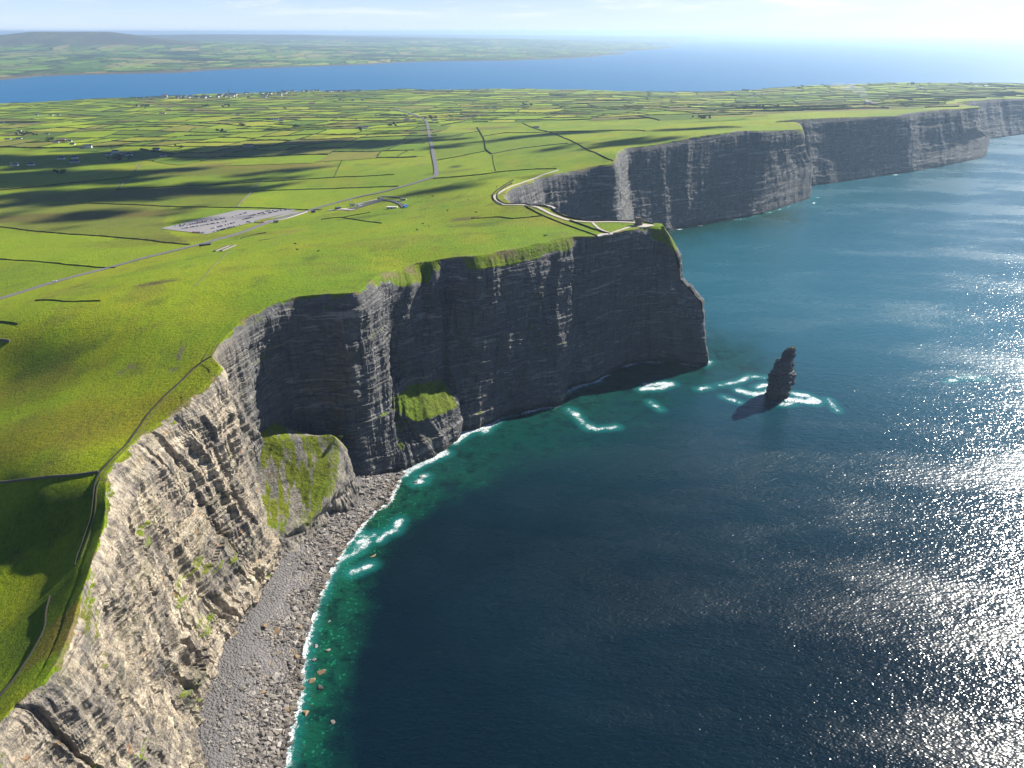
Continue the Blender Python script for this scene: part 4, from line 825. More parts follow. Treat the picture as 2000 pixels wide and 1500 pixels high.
TC = [(842,233,9,10,4,1.3,'dark tree in the clump at the top of the straight road'),(50,264,13,26,2.5,1.2,'dark tree in the long clump by the left lane'),(100,275,6,10,2,1.1,'dark tree sheltering the brown roofed barn'),(232,312,13,24,3,1.3,'dark tree around the shaded farmyard'),(352,290,5,10,2,1.2,'dark tree right of the shaded cottages'),
 (118,340,7,12,3,1.1,'dark tree in the shaded field below the cottages'),(280,209,10,22,1.5,1.5,'dark tree in the far wood below the village'),(445,209,9,18,1.5,1.5,'dark tree in the far hedgerow wood right of the village fields'),(405,208,7,12,1.5,1.5,'dark tree in the middle far wood below the village'),(580,250,6,10,2,1.3,'dark tree in the hedge near the central farms'),
 (704,256,5,8,2,1.2,'dark tree around the farm left of the straight road'),(768,247,5,8,1.5,1.2,'dark tree at the farmhouse near the straight road'),(1030,207,5,10,1,1.5,'dark tree on the low ridge of the central fields'),(1480,213,12,32,2,1.3,'dark tree in the scrub above the far cliffs'),(1375,232,10,30,2.5,1.2,'dark tree in the stony scrub behind the second headland'),
 (1465,179,7,22,1,1.6,'dark tree in the strip near the bay at the right'),(1784,166,10,16,.5,1.6,'dark tree in the skyline wood at the right'),(1560,173,6,14,1,1.6,'dark tree near the bay above the right fields'),(430,258,5,14,1.5,1.3,'dark tree in the hedges of the left central fields'),(475,247,4,8,1.2,1.3,'dark tree standing beside the far left central hedge')]
for cx0, cy0, n, sx, sy, sc, lab in TC:
    for _ in range(n): place_tree(cx0 + rg.gauss(0, .5) * sx, cy0 + rg.gauss(0, .5) * sy, sc * rg.uniform(.8, 1.3), lab, lab.replace('dark tree', 'trees', 1))
g = W(664, 853, 70); o = copy_tree(TREES[1]); o.location = (g[0], g[1], 66.5); o.scale = (.8, .8, .65); tag(o, 'lone green bush on the crest of the grassy landslip', 'bush'); o.name = 'bush'; o.pop('group') if hasattr(o, 'pop') and 'group' in o else None
# ---- cattle in the meadow
def make_cow(name, pm):
    prof = [(-1.05,.85,.10),(-.95,1.05,.30),(-.6,1.05,.38),(0,1.0,.42),(.55,1.08,.38),(.85,1.25,.26),(1.15,1.42,.19),(1.38,1.40,.20),(1.62,1.22,.13),(1.72,1.16,.08)]
    n = 10; v = []; f = []
    for x, z, r in prof: v += [(x, r * .8 * math.cos(2*PI*k/n), z + r * math.sin(2*PI*k/n)) for k in range(n)]
    for i in range(len(prof) - 1): f += [(i*n+k, i*n+(k+1) % n, (i+1)*n+(k+1) % n, (i+1)*n+k) for k in range(n)]
    f += [tuple(range(n-1,-1,-1)), tuple((len(prof)-1)*n+k for k in range(n))]
    b = MB().add(v, f)
    for x, y in ((-.75,-.2),(-.75,.2),(.55,-.2),(.55,.2)):
        kx = -.1 if x < 0 else .02; b.cyl((x, y, .95), (x + kx, y, .5), .15, .08, 7); b.cyl((x + kx, y, .5), (x, y, -.1), .075, .06, 7)
    b.cyl((-1.05, 0, 1.1), (-1.18, 0, .45), .04, .03, 5); b.cyl((1.36, .1, 1.52), (1.3, .33, 1.55), .06, .02, 5); b.cyl((1.36, -.1, 1.52), (1.3, -.33, 1.55), .06, .02, 5)
    return b.build(name, pm, None, True)
cows = {'dark': make_cow('cow', plain('cow_dark', (.03,.02,.018), .8, .2, .3)), 'pale': make_cow('cow', plain('cow_pale', (.6,.55,.48), .8, .2, .15))}; used = set()
for px, py, k, lab in ((537,477.5,'pale','pale cow standing alone near the track in the meadow'),(577,478,'dark','dark cow right of the pale cow in the meadow'),(581,489,'dark','dark cow lower in the meadow below its neighbour'),(622,492,'dark','dark cow alone in the middle of the meadow'),(826,438,'dark','dark cow near the hollow in the meadow, left one'),(838,443,'dark','dark cow near the hollow in the meadow, right one'),(815,450,'dark','dark cow on the small mound in the meadow'),(874,412,'dark','dark cow on the ridge behind the meadow'),(930,416,'dark','dark cow on the ridge near the cliff path'),(845,384,'dark','dark cow in the grass right of the coach loop'),(915,391,'dark','dark cow on the slope below the curving path'),(1067,461,'dark','dark cow at the dark hollow near the headland'),(1064,461.6,'dark','dark cow beside another near the headland hollow'),(970,366,'dark','dark cow inland of the curving path')):
    o = cows[k] if k not in used else cows[k].copy()
    if k in used: COL.objects.link(o)
    used.add(k); g = G(px, py); o.location = (g[0], g[1], g[2] + .1); o.rotation_euler = (0, 0, rg.uniform(0, 6.3)); o.scale = (1.25,) * 3; tag(o, lab, 'cow')
# ---- walkers on the platforms
def make_person(top, trou, step):
    me = bpy.data.meshes.new('person'); hip, sh = .92, 1.42
    P = [(0,0,hip,.15),(0,0,1.15,.14),(0,0,1.34,.16),(0,0,1.50,.065),(0,0,1.60,.10),(0,.015,1.70,.095),(-.19,0,sh,.065),(-.25,.03*step,1.14,.05),(-.23,.14*step,.90,.04),(.19,0,sh,.065),(.25,-.03*step,1.14,.05),(.23,-.06*step,.90,.04),
         (-.09,0,.86,.10),(-.10,-.1*step,.48,.07),(-.10,-.2*step,.07,.055),(-.10,-.08-.2*step,.03,.04),(.09,0,.86,.10),(.10,.12*step,.48,.07),(.10,.2*step,.07,.055),(.10,-.08+.2*step,.03,.04)]
    E = [(0,1),(1,2),(2,3),(3,4),(4,5),(2,6),(6,7),(7,8),(2,9),(9,10),(10,11),(0,12),(12,13),(13,14),(14,15),(0,16),(16,17),(17,18),(18,19)]
    me.from_pydata([p[:3] for p in P], E, []); o = bpy.data.objects.new('person', me); COL.objects.link(o)
    sk = o.modifiers.new('skin', 'SKIN'); sv = me.skin_vertices[0].data
    for i, p in enumerate(P): sv[i].radius = (p[3], p[3] * (.75 if i < 3 else 1)); sv[i].use_root = (i == 0)
    ss_ = o.modifiers.new('sub', 'SUBSURF'); ss_.levels = ss_.render_levels = 1
    bpy.context.view_layer.update(); ev = o.evaluated_get(bpy.context.evaluated_depsgraph_get()); m2 = bpy.data.meshes.new_from_object(ev); o.modifiers.clear(); o.data = m2; m2.materials.clear()
    for mm in (plain('skin', (.5,.32,.24), .6, .3, .05), trou): m2.materials.append(mm)
    for f in m2.polygons: f.material_index = 1 if .1 < f.center.z < .98 and abs(f.center.x) < .2 else 0
    j = MB().lathe((0, 0, 0), [(.17, .9), (.175, 1.0), (.165, 1.15), (.195, 1.36), (.12, 1.49)], 12); j.cyl((-.18, 0, 1.42), (-.262, .03*step, 1.12), .085, .07, 8); j.cyl((.18, 0, 1.42), (.262, -.03*step, 1.12), .085, .07, 8)
    j.build('jacket', top, o, True); MB().lathe((0, .02, 1.66), [(.108, -.04), (.115, .02), (.085, .09), (.02, .125)], 10).build('hair', plain('hair', (.05,.03,.02), .7, .3, .2), o, True)
    return o
PC = {'red': (.4,.03,.03), 'blue': (.03,.08,.3), 'white': (.7,.7,.68), 'black': (.02,.02,.02)}
PM = {k: make_person(plain('jacket_' + k, c, .8, .2, .1), plain('trousers', (.03,.035,.06), .8, .2, .2), s) for (k, c), s in zip(PC.items(), (1, -1, .5, .2))}; used = set()
for px, py, k, lab in ((1190,456,'red','person in a red jacket at the meeting of two platform paths'),(1194,455.5,'black','person in a dark jacket at the meeting of two platform paths'),(1199,454.5,'white','person in a white top walking up towards the tower'),(1168,460.5,'blue','person in a blue jacket at the left end of the lower platform'),(1178,459,'white','person in a white top on the lower platform'),(1182,458.5,'black','person in a dark jacket on the lower platform'),(1149,433.5,'red','person in a red jacket on the upper path before the fork'),(1116,431.5,'white','person in a white top on the upper path by the wall'),(1075,417.5,'blue','person in a blue jacket where the path bends'),(1213,449.5,'black','person in a dark jacket halfway up the sloping path'),(1239,440,'blue','person in a blue jacket at the foot of the tower'),(1238,439.3,'red','person in a red jacket close to the tower door'),(1048,405,'black','person in a dark jacket on the path by the cove'),(1158,434,'black','person in a dark jacket at the fork of the upper path')):
    o = PM[k] if k not in used else copy_tree(PM[k]); used.add(k); g = G(px, py); o.location = (g[0], g[1], g[2] + .45); o.rotation_euler = (0, 0, rg.uniform(0, 6.3)); tag(o, lab, 'person')
# ---- smoke of a bonfire in the fields
sg = G(1690, 202); smm, t = mat('smoke'); vo = t.n('ShaderNodeVolumePrincipled'); vo.inputs['Color'].default_value = (.9,.92,.95,1); vo.inputs['Density'].default_value = .0085; t.nt.links.new(vo.outputs[0], t.n('ShaderNodeOutputMaterial').inputs['Volume'])
bm = bmesh.new()
for dx, dz_, rx_, rz_ in ((0,14,9,11),(-16,34,17,14),(-42,52,28,15),(-82,64,36,13),(-128,72,34,9)):
    r_ = bmesh.ops.create_icosphere(bm, subdivisions=3, radius=1)['verts']; c_ = np.array([v.co[:] for v in r_]); nn_ = fbm(c_[:,0]*1.7+dx, c_[:,1]*1.7, c_[:,2]*1.7, 531, 3)
    for v, q_ in zip(r_, nn_): v.co = Vector((sg[0] + dx + v.co.x * rx_ * (1 + .5 * q_), sg[1] + v.co.y * rx_ * .7 * (1 + .5 * q_), sg[2] + dz_ + v.co.z * rz_ * (1 + .5 * q_)))
me = bpy.data.meshes.new('smoke'); bm.to_mesh(me); bm.free(); me.materials.append(smm); so = bpy.data.objects.new('smoke', me); COL.objects.link(so); tag(so, 'white smoke drifting from a bonfire by the farmhouse', 'smoke', None, 'stuff')
# ---- a boat far out
g = W(1760, 100, 0); bt = empty('boat', (g[0], g[1], .2), .3, 'tiny dark boat far out on the pale sea', 'boat')
n = 9; v = []
for k in range(n):
    x = -20 + 40 * k / (n - 1); wv_ = 5 * (1 - max(0, (x - 2) / 18)**2) * (1 if x > -19 else .85) + .05; sh_ = 3.2 + 1.8 * max(0, x / 20)**2
    v += [(x, -wv_, sh_), (x, -wv_ * .55, -1), (x, wv_ * .55, -1), (x, wv_, sh_)]
MB().add(v, [(4*i+j, 4*i+4+j, 4*i+5+j, 4*i+1+j) for i in range(n-1) for j in range(3)] + [(4*i+3, 4*i+7, 4*i+4, 4*i) for i in range(n-1)] + [(0,1,2,3)]).build('hull', MATS['paint_dark_blue'], bt)
MB().box((-8, 0, 6), (9, 6.5, 6)).build('wheelhouse', WW, bt); MB().cyl((4, 0, 3), (4, 0, 17), .35, .2).build('mast', MATS['dark_asphalt'], bt)
# ---- low island off the far point
isl = [W(*q, 0) for q in ((1622,80),(1700,78.6),(1790,79.2))]; yy, xx = np.meshgrid(np.linspace(-1, 1, 14), np.linspace(0, 1, 60)); 
IX = isl[0][0] + (isl[2][0] - isl[0][0]) * xx; IY = isl[0][1] + (isl[2][1] - isl[0][1]) * xx + yy * 700; IZ = (1 - yy**2) * np.sin(PI * xx)**.6 * (16 + 34 * np.exp(-((xx - .6) / .16)**2)) - 6
mesh_np('island', np.stack([IX, IY, IZ], -1).reshape(-1, 3), grid_faces(60, 14), MATS['land'], True, {'grass': ('POINT', np.ones(IX.size)), 'col': ('POINT', np.tile([.09,.12,.03], (IX.size, 1))), 'near': ('POINT', np.zeros(IX.size))}, 'structure')
# ---- boulders and shingle on the beach
def rock_proto(seed):
    q = np.random.default_rng(seed); bm = bmesh.new(); P = q.normal(size=(13, 3)); P /= np.linalg.norm(P, axis=1, keepdims=True); P *= q.uniform(.8, 1.15, (13, 1)) * np.array([1.1, .95, .72])
    for v_ in P: bm.verts.new(v_)
    r = bmesh.ops.convex_hull(bm, input=bm.verts[:]); lone = [v_ for v_ in bm.verts if not v_.link_faces]
    if lone: bmesh.ops.delete(bm, geom=lone, context='VERTS')
    bm.verts.index_update(); V = np.array([v_.co[:] for v_ in bm.verts]); Fq = np.array([[v_.index for v_ in f_.verts] for f_ in bm.faces]); bm.free(); return V, Fq
ROCKP = [rock_proto(s) for s in range(12)]
m, t = mat('rubble'); MATS['rubble'] = m
rc = t.ramp(t.attr('tone'), [(0, (.07,.065,.06)), (.35, (.19,.17,.15)), (.7, (.31,.28,.245)), (1, (.47,.43,.38))])
rc = t.mix(t.math('MULTIPLY', t.ss(t.attr('rust'), .4, 1), .8), rc, (.30,.20,.095)); rc = t.mix(t.noise(t.pos(), 1.2, 4), rc, t.mix(.45, rc, (.08,.075,.07)))
t.out(rc, .85, t.bump(t.noise(t.pos(), 2.5, 4), .6, .3), .25)

# ------------------------------------------------------------------ shore, beach
SHORE = dens(np.array([W(*p, 0)[:2] for p in [(553,1495),(567,1415),(580,1372),(588,1303),(595,1249),(607,1212),(622,1167),(642,1118),(665,1078),(690,1045),(725,1002),(757,980),(771,948),(784,929)]]), 3)
SHORE = np.concatenate([[(-128, -300), (-122, 100), (-136, 190)], SHORE])
FOOT = catmull(ST[:, 4], np.linspace(0, 56, 600))[:, :2]
FOOTB = catmull(ST[:, 4], np.linspace(0, 19, 500))
ibs = np.linspace(0, 1, 400)
def arc(P, f):
    L = np.concatenate([[0], np.cumsum(np.linalg.norm(np.diff(P[:, :2], axis=0), axis=1))]); return np.stack([np.interp(f * L[-1], L, P[:, k]) for k in range(2)], 1)
fb = FOOTB[:, :2].copy(); yk = np.linspace(-250, FOOTB[-1, 1], 420)
A = np.stack([np.interp(yk, np.maximum.accumulate(FOOTB[:, 1]), FOOTB[:, 0]) - 7, yk], 1)
SHs = SHORE[np.argsort(SHORE[:, 1])]
Bx = np.interp(yk, SHs[:, 1], SHs[:, 0]) + 7
k = np.linspace(0, 1, 70)
BXg = A[:, None, 0] * (1 - k) + Bx[:, None] * k; BYg = np.repeat(yk[:, None], 70, 1)
def beach_z(x, y):
    d = dist_poly(SHORE[::2], x, y); xs = np.interp(y, SHs[:, 1], SHs[:, 0]); sg = np.where(x < xs, 1, -1)
    return np.clip(d * sg, -8, 60) * .13 + .6 * fbm(x / 9, y / 9, 0, 201, 4) * sstep(0, 8, d) + 5.0 * sstep(18, 42, d * sg) 
BZg = beach_z(BXg, BYg)
m, t = mat('beach'); MATS['beach'] = m
p = t.pos()
cell = t.vor(p, .55, out='Color'); cd = t.vor(p, .55); cell2 = t.vor(p, 1.5, out='Color'); cd2 = t.vor(p, 1.5)
cc = t.ramp(t.mix(.5, cell, cell2), [(.25, (.07,.066,.064)), (.5, (.17,.155,.14)), (.75, (.31,.28,.245))])
cc = t.mix(t.ss(t.noise(p, .05, 4), .42, .62), cc, t.mix(.65, cc, (.15,.14,.145)))
cc = t.mix(t.math('MULTIPLY', t.ss(t.noise(p, .12, 3), .55, .7), .5), cc, (.26,.2,.11))
sp_ = t.n('ShaderNodeSeparateXYZ'); t.nt.links.new(p, sp_.inputs[0])
cc = t.mix(t.math('MULTIPLY', t.ss(t.math('ADD', sp_.outputs[2], t.math('MULTIPLY', t.noise(p, .08, 4), 5.0)), 6.0, 9.5), .8), cc, t.mix(t.noise(p, .9, 4), (.085,.082,.084), (.17,.16,.155)))
cc = t.mix(t.math('SUBTRACT', 1.0, t.ss(sp_.outputs[2], -.2, 1.2)), cc, (.035,.032,.024))
t.out(cc, .85, t.bump(t.math('SUBTRACT', 1.0, t.math('ADD', t.math('MULTIPLY', cd, .9), t.math('MULTIPLY', cd2, .35))), 1.0, 1.4), .3)
beach = mesh_np('beach', np.stack([BXg, BYg, BZg], -1).reshape(-1, 3), grid_faces(*BXg.shape), MATS['beach'], True, None, 'structure')
# ------------------------------------------------------------------ landslip spur with turf on it
def patch(name, rows, nu, nv, disp, grassf, near=1.0):
    R = np.array([[q if isinstance(q, np.ndarray) else W(*q) for q in r] for r in rows])
    a = catmull(R, np.linspace(0, len(R) - 1, nv)); a = catmull(np.swapaxes(a, 0, 1), np.linspace(0, R.shape[1] - 1, nu)); a = np.swapaxes(a, 0, 1)
    nn = np.cross(np.gradient(a, axis=1), np.gradient(a, axis=0)); nn /= np.linalg.norm(nn, axis=2, keepdims=True) + 1e-9
    nn = np.where(nn[..., 2:3] < -.3, -nn, nn)
    d = disp(a, np.linspace(0, 1, nv)[:, None], np.linspace(0, 1, nu)[None]); b = a + nn * d[..., None]
    g = grassf(b, np.linspace(0, 1, nv)[:, None] + 0 * d, np.linspace(0, 1, nu)[None] + 0 * d)
    c = ground_color(b[..., 0], b[..., 1]) * .35 + np.array([.13,.14,.016]) * .65
    o = mesh_np(name, b.reshape(-1, 3), grid_faces(nv, nu), MATS['land'], True, {'grass': ('POINT', g.ravel()), 'col': ('POINT', c.reshape(-1, 3)), 'near': ('POINT', np.full(g.size, near))}, 'structure')
    o.data.polygons.foreach_set('use_smooth', ((g[:-1, :-1] + g[1:, 1:]) / 2 > .25).ravel()); return o
rows = [
 [w(-250,572,88), w(-208,560,72), w(-182,560,64), w(-160,562,52), w(-152,562,20), w(-148,562,-2)],
 [w(-250,550,88), (545,856,74), (600,853,71), (655,853,68), w(-150,548,25), w(-144,548,-2)],
 [w(-250,534,80), (530,890,64), (590,890,60), (662,880,57), w(-152,538,22), w(-147,538,-2)],
 [w(-250,516,70), (520,950,46), (585,945,42), (655,935,40), w(-157,526,20), w(-151,526,0)],
 [w(-248,504,60), (515,1000,34), (575,1000,27), (625,990,27), w(-166,510,16), (662,1002,1)],
 [w(-246,494,50), (510,1035,27), (562,1035,22), (605,1018,21), w(-176,492,12), (640,1037,1)],
 [w(-242,480,36), (508,1075,16), (552,1062,14), (590,1045,12), w(-184,474,8), (618,1062,1)],
 [w(-236,464,14), (512,1120,6), (545,1108,6), (580,1085,5), w(-186,462,3), (600,1075,0)]]
def dz(a, v, uu): return (2.0 * fbm(a[..., 0] / 12, a[..., 1] / 12, a[..., 2] / 12, 211, 4) + .9 * ridged(a[..., 0] / 7 - a[..., 1] / 20, a[..., 2] / 30, 0, 215, 2)) * (.55 + 1.6 * sstep(.62, .75, uu + 0 * v)) + .35 * fbm(a[..., 0] / 2.2, a[..., 1] / 2.2, 0, 219, 3) + 3.2 * ridged(a[..., 0] / 7, a[..., 1] / 7, a[..., 2] / 24, 217, 3) * np.maximum(sstep(.68, .8, uu + 0 * v), sstep(.7, .8, v + 0 * uu)) 
def gz(b, v, uu):
    q = fbm(b[..., 0] / 3.6 + b[..., 1] / 12, b[..., 1] / 14, 0, 221, 5); q2 = fbm(b[..., 0] / 17 + b[..., 1] / 40, b[..., 1] / 30, 0, 223, 3)
    return np.clip((.30 + .5 * sstep(-.35, .3, q + .8 * q2) + .25 * sstep(.3, .6, uu)) * (1 - sstep(.58, .7, uu + .12 * q)) * (1 - sstep(.66, .85, v + .25 * q)), 0, .95)
patch('landslip', rows, 150, 200, dz, gz, .42)

CLOUDS = [(130,312,640,170,.12),(400,300,560,130,.15),(640,288,420,90,.2),(40,352,460,120,.05),(150,385,420,100,.05),(330,372,330,80,.1),(60,425,330,70,0),(560,334,150,40,.1),(230,440,240,24,.05),
 (905,362,150,40,.35),(840,372,70,26,.3),(900,283,110,50,.5),(1080,262,200,80,.1),(1190,280,150,70,.1),(1340,252,140,50,.2),(1560,215,220,60,.1),(1440,213,170,50,0),(1760,205,260,40,.1),(80,290,300,40,.1),(20,240,150,60,0),(700,262,160,40,.2)]
# ---- shingle, boulders
yF = np.maximum.accumulate(FOOTB[:, 1])
def beach_x(y): return np.interp(y, yF, FOOTB[:, 0]), np.interp(y, SHs[:, 1], SHs[:, 0])
q = np.random.default_rng(77); NR = 15000
ry = 180 + 425 * q.random(NR)**1.15; xa, xb = beach_x(ry); f = q.beta(1.7, 1.25, NR); rx = xa + 3 + (xb - xa + 1) * f
keepr = (rx < xb + 1.5) & (fbm(rx / 14, ry / 18, 0, 501, 3) + .55 * f - .2 * q.random(NR) > -.02); rx, ry, f, xb = rx[keepr], ry[keepr], f[keepr], xb[keepr]
rs = .32 + .42 * q.gamma(1.15, 1.0, len(rx)) * (.45 + 1.0 * f); rs = np.minimum(rs, 2.5); rzz = beach_z(rx, ry)
V, Fq, T1, T2, nb = [], [], [], [], 0
for i in range(len(rx)):
    P, Fc = ROCKP[i % 12]; a = q.uniform(0, 6.28); c_, s_ = math.cos(a), math.sin(a); k = rs[i]
    V.append(np.stack([rx[i] + k * (P[:, 0] * c_ - P[:, 1] * s_) * 1.15, ry[i] + k * (P[:, 0] * s_ + P[:, 1] * c_), rzz[i] + k * (P[:, 2] * .8 + .25)], 1)); Fq.append(Fc + nb); nb += len(P)
    wet = max(0, 1 - (xb[i] - rx[i]) / 5); T1.append(np.full(len(P), np.clip(q.normal(.5, .25), 0, 1) * (1 - .6 * wet))); T2.append(np.full(len(P), q.random() * (.15 + .75 * f[i]**2)))
tag(mesh_np('rubble', np.concatenate(V), np.concatenate(Fq), MATS['rubble'], False, {'tone': ('POINT', np.concatenate(T1)), 'rust': ('POINT', np.concatenate(T2))}), 'grey and tan stones strewn over the beach below the cliff', 'rubble', None, 'stuff')
BL = [(628,1312,3.0,'wave-washed brown boulder standing in the green water, the largest there'),(610,1328,2.6,'flat brown boulder at the edge of the surf beside the largest one'),(627,1342,2.4,'dark boulder in the water just below the largest one'),(590,1345,2.6,'brown boulder at the surf line left of a dark one'),(597,1392,2.4,'brown boulder in the foam near the bottom of the beach'),
 (640,1270,2.0,'small boulder ringed by foam out in the green water'),(618,1262,2.0,'pale boulder awash at the water edge'),(615,1288,1.9,'low boulder awash between surf and deeper water'),(643,1213,1.5,'half sunk rock in the green shallows, upper one'),(650,1410,1.8,'half sunk rock in the green shallows near the bottom'),
 (586,1225,2.6,'wide tan boulder near the waterline in a patch of brown rocks'),(541,1232,3.4,'largest tan boulder in the middle of the beach with a dark shadow'),(517,1222,2.2,'grey boulder at the upper beach left of the tan one'),(538,1318,3.0,'pale angular boulder lying on the middle of the beach'),(524,1443,3.2,'big pale boulder on the near beach'),
 (513,1352,2.2,'flat tan slab of rock on the beach'),(508,1470,2.4,'dark edged boulder near the bottom of the beach'),(560,1385,2.2,'ochre boulder near the surf at the bottom'),(634,1105,2.4,'dark weed covered boulder at the upper waterline'),(580,1282,2.3,'tan boulder close to the surf in the middle'),(545,1276,2.0,'low tan boulder in the middle of the beach'),
 (573,1168,1.8,'pale boulder on the upper beach near the cliff'),(586,1108,2.2,'grey boulder below the landslip face'),(822,931,2.6,'low rock awash off the beach point, upper one'),(812,942,2.4,'low rock awash off the beach point, lower one'),(728,1085,2.6,'brown rock just under the swirling foam')]
for i, (px, py, sz, lab) in enumerate(BL):
    g = W(px, py, .6); z = max(float(beach_z(np.array([g[0]]), np.array([g[1]]))[0]), -.3); g = W(px, py, z + .6); P, Fc = rock_proto(300 + i); bm = bmesh.new()
    vs = [bm.verts.new(v) for v in P * np.array([1.15, 1.0, .75]) * sz]; [bm.faces.new([vs[j] for j in fc_]) for fc_ in Fc]
    bmesh.ops.subdivide_edges(bm, edges=bm.edges[:], cuts=1); c_ = np.array([v.co[:] for v in bm.verts]); nn = fbm(c_[:, 0] / 1.1, c_[:, 1] / 1.1, c_[:, 2] / 1.1 + i * 9, 511, 3)
    for v, n_ in zip(bm.verts, nn): v.co *= 1 + .16 * n_
    me = bpy.data.meshes.new('boulder'); bm.to_mesh(me); bm.free(); me.materials.append(MATS['rubble']); nv = len(me.vertices)
    for nm_, val in (('tone', .18 if 'dark' in lab else (.8 if 'pale' in lab else .45)), ('rust', .95 if ('brown' in lab or 'tan' in lab or 'ochre' in lab) else .2)):
        at = me.attributes.new(nm_, 'FLOAT', 'POINT'); at.data.foreach_set('value', np.full(nv, val, np.float32))
    o = bpy.data.objects.new('boulder', me); COL.objects.link(o); o.location = (g[0], g[1], z + sz * .15); o.rotation_euler = (0, 0, i * 1.3); tag(o, lab, 'boulder')
# ---- clouds high above the fields: their shadows darken the ground
m, t = mat('cloud_white'); t.out((.85,.86,.88), 1.0, None, 0); MATS['cloud'] = m
def cloud_blobs(px, py, rx, ry, ang=0.0, hgt=2400, seed=0, n=None):
    """lumpy flat cloud whose shadow falls around the ground point under the photo pixel"""
    g = G(px, py); k = (hgt - g[2]) / SD[2]; c = g + SD * k; q = np.random.default_rng(seed); V, Fq, nb = [], [], 0; n = n or int(10 + rx * ry / 2600)
    for i in range(n):
        a, r = q.uniform(0, 2 * PI), q.random()**.5; dx, dy = rx * r * math.cos(a), ry * r * math.sin(a); s = (1.1 - r * .7) * min(ry, 120) * q.uniform(.45, .8)
        bm = bmesh.new(); bmesh.ops.create_icosphere(bm, subdivisions=3, radius=1); P = np.array([v.co[:] for v in bm.verts]); Fc = np.array([[v.index for v in f.verts] for f in bm.faces]); bm.free()
        P = P * (1 + .38 * fbm(P[:, 0] * 1.6 + i * 7, P[:, 1] * 1.6, P[:, 2] * 1.6 + seed, 521, 4))[:, None] * s * np.array([1.35, 1.0, .5]); X, Y = dx + P[:, 0], dy + P[:, 1]
        V.append(np.stack([c[0] + X * math.cos(ang) - Y * math.sin(ang), c[1] + X * math.sin(ang) + Y * math.cos(ang), c[2] + P[:, 2] - .1 * s], 1)); Fq.append(Fc + nb); nb += len(P)
    return np.concatenate(V), np.concatenate(Fq)
CV, CF, nb = [], [], 0
for i, a in enumerate(CLOUDS):
    v, f = cloud_blobs(*a, seed=600 + i); CV.append(v); CF.append(f + nb); nb += len(v)
tag(mesh_np('clouds', np.concatenate(CV), np.concatenate(CF), MATS['cloud'], True), 'scattered white clouds high above the fields', 'clouds', None, 'stuff')

# ------------------------------------------------------------------ sea stack
def stack_mesh():
    base = W(1522, 778, 0); base[1] += 6
    nz, na = 110, 120; hgt = 66.0
    zs = np.linspace(-4, hgt, nz); th = np.linspace(0, 2 * PI, na, endpoint=False)
    f0 = zs / hgt; f = np.floor(f0 * 15 + .3 * np.sin(f0 * 40)) / 15 * .5 + f0 * .5
    rx = np.interp(f, [-.1, 0, .115, .27, .4, .5, .54, .635, .69, .73, .885, .98, 1], [14.5, 13.8, 13.6, 15.2, 14.8, 14.0, 12.3, 12.1, 11.0, 8.2, 7.4, 4.8, 4.2])
    cx = np.interp(f, [0, .115, .27, .4, .5, .54, .635, .69, .73, .885, .98, 1], [-1, -.9, -.3, .6, 1.5, -.2, -.1, .9, 4.1, 4.7, 7.2, 7.6])
    Z, T = np.meshgrid(zs, th, indexing='ij')
    l = np.floor(Z / 2.6 + .3 * noise(np.cos(T) * 2, np.sin(T) * 2, Z / 9, 301))
    bk = np.floor(T / (2 * PI) * 22 + hash1(l.astype(int), seed=302) * 5)
    r = 1 + .12 * (hash1(l, seed=303) - .5) + .26 * (hash1(l, bk, seed=304) - .5) + .16 * fbm(np.cos(T) * 3, np.sin(T) * 3, Z / 7, 305, 4) + .10 * ridged(np.cos(T) * 5, np.sin(T) * 5, Z / 26, 306, 2)
    rx = rx * .88; cx = cx * .75
    X = base[0] + cx[:, None] + rx[:, None] * r * np.cos(T); Y = base[1] + 1.0 * rx[:, None] * r * np.sin(T)
    Z = Z + 2.4 * noise(np.cos(T) * 2.5, np.sin(T) * 2.5, 0, 307) * f0[:, None]**3
    V = np.stack([X, Y, Z], -1); i = np.arange(nz - 1)[:, None] * na; j = np.arange(na)[None]; j2 = (j + 1) % na
    Fq = np.stack([i + j, i + j2, i + na + j2, i + na + j], -1).reshape(-1, 4)
    V = np.concatenate([V.reshape(-1, 3), [[base[0] + 7.2, base[1], hgt + 1.0]]]); top = (nz - 1) * na
    Ft = np.stack([top + np.arange(na), top + (np.arange(na) + 1) % na, np.full(na, len(V) - 1)], 1)
    g = np.clip(sstep(.93, 1, (V[:, 2]) / hgt) * .5, 0, 1)
    return mesh_np('sea_stack', V, [Fq, Ft], MATS['land'], False, {'grass': ('POINT', g), 'col': ('POINT', np.tile([.12,.14,.02], (len(V), 1))), 'near': ('POINT', np.zeros(len(V)))}), base
stk, SB = stack_mesh(); stk['label'] = 'tall dark pinnacle of layered rock standing alone in the sea'; stk['category'] = 'sea stack'

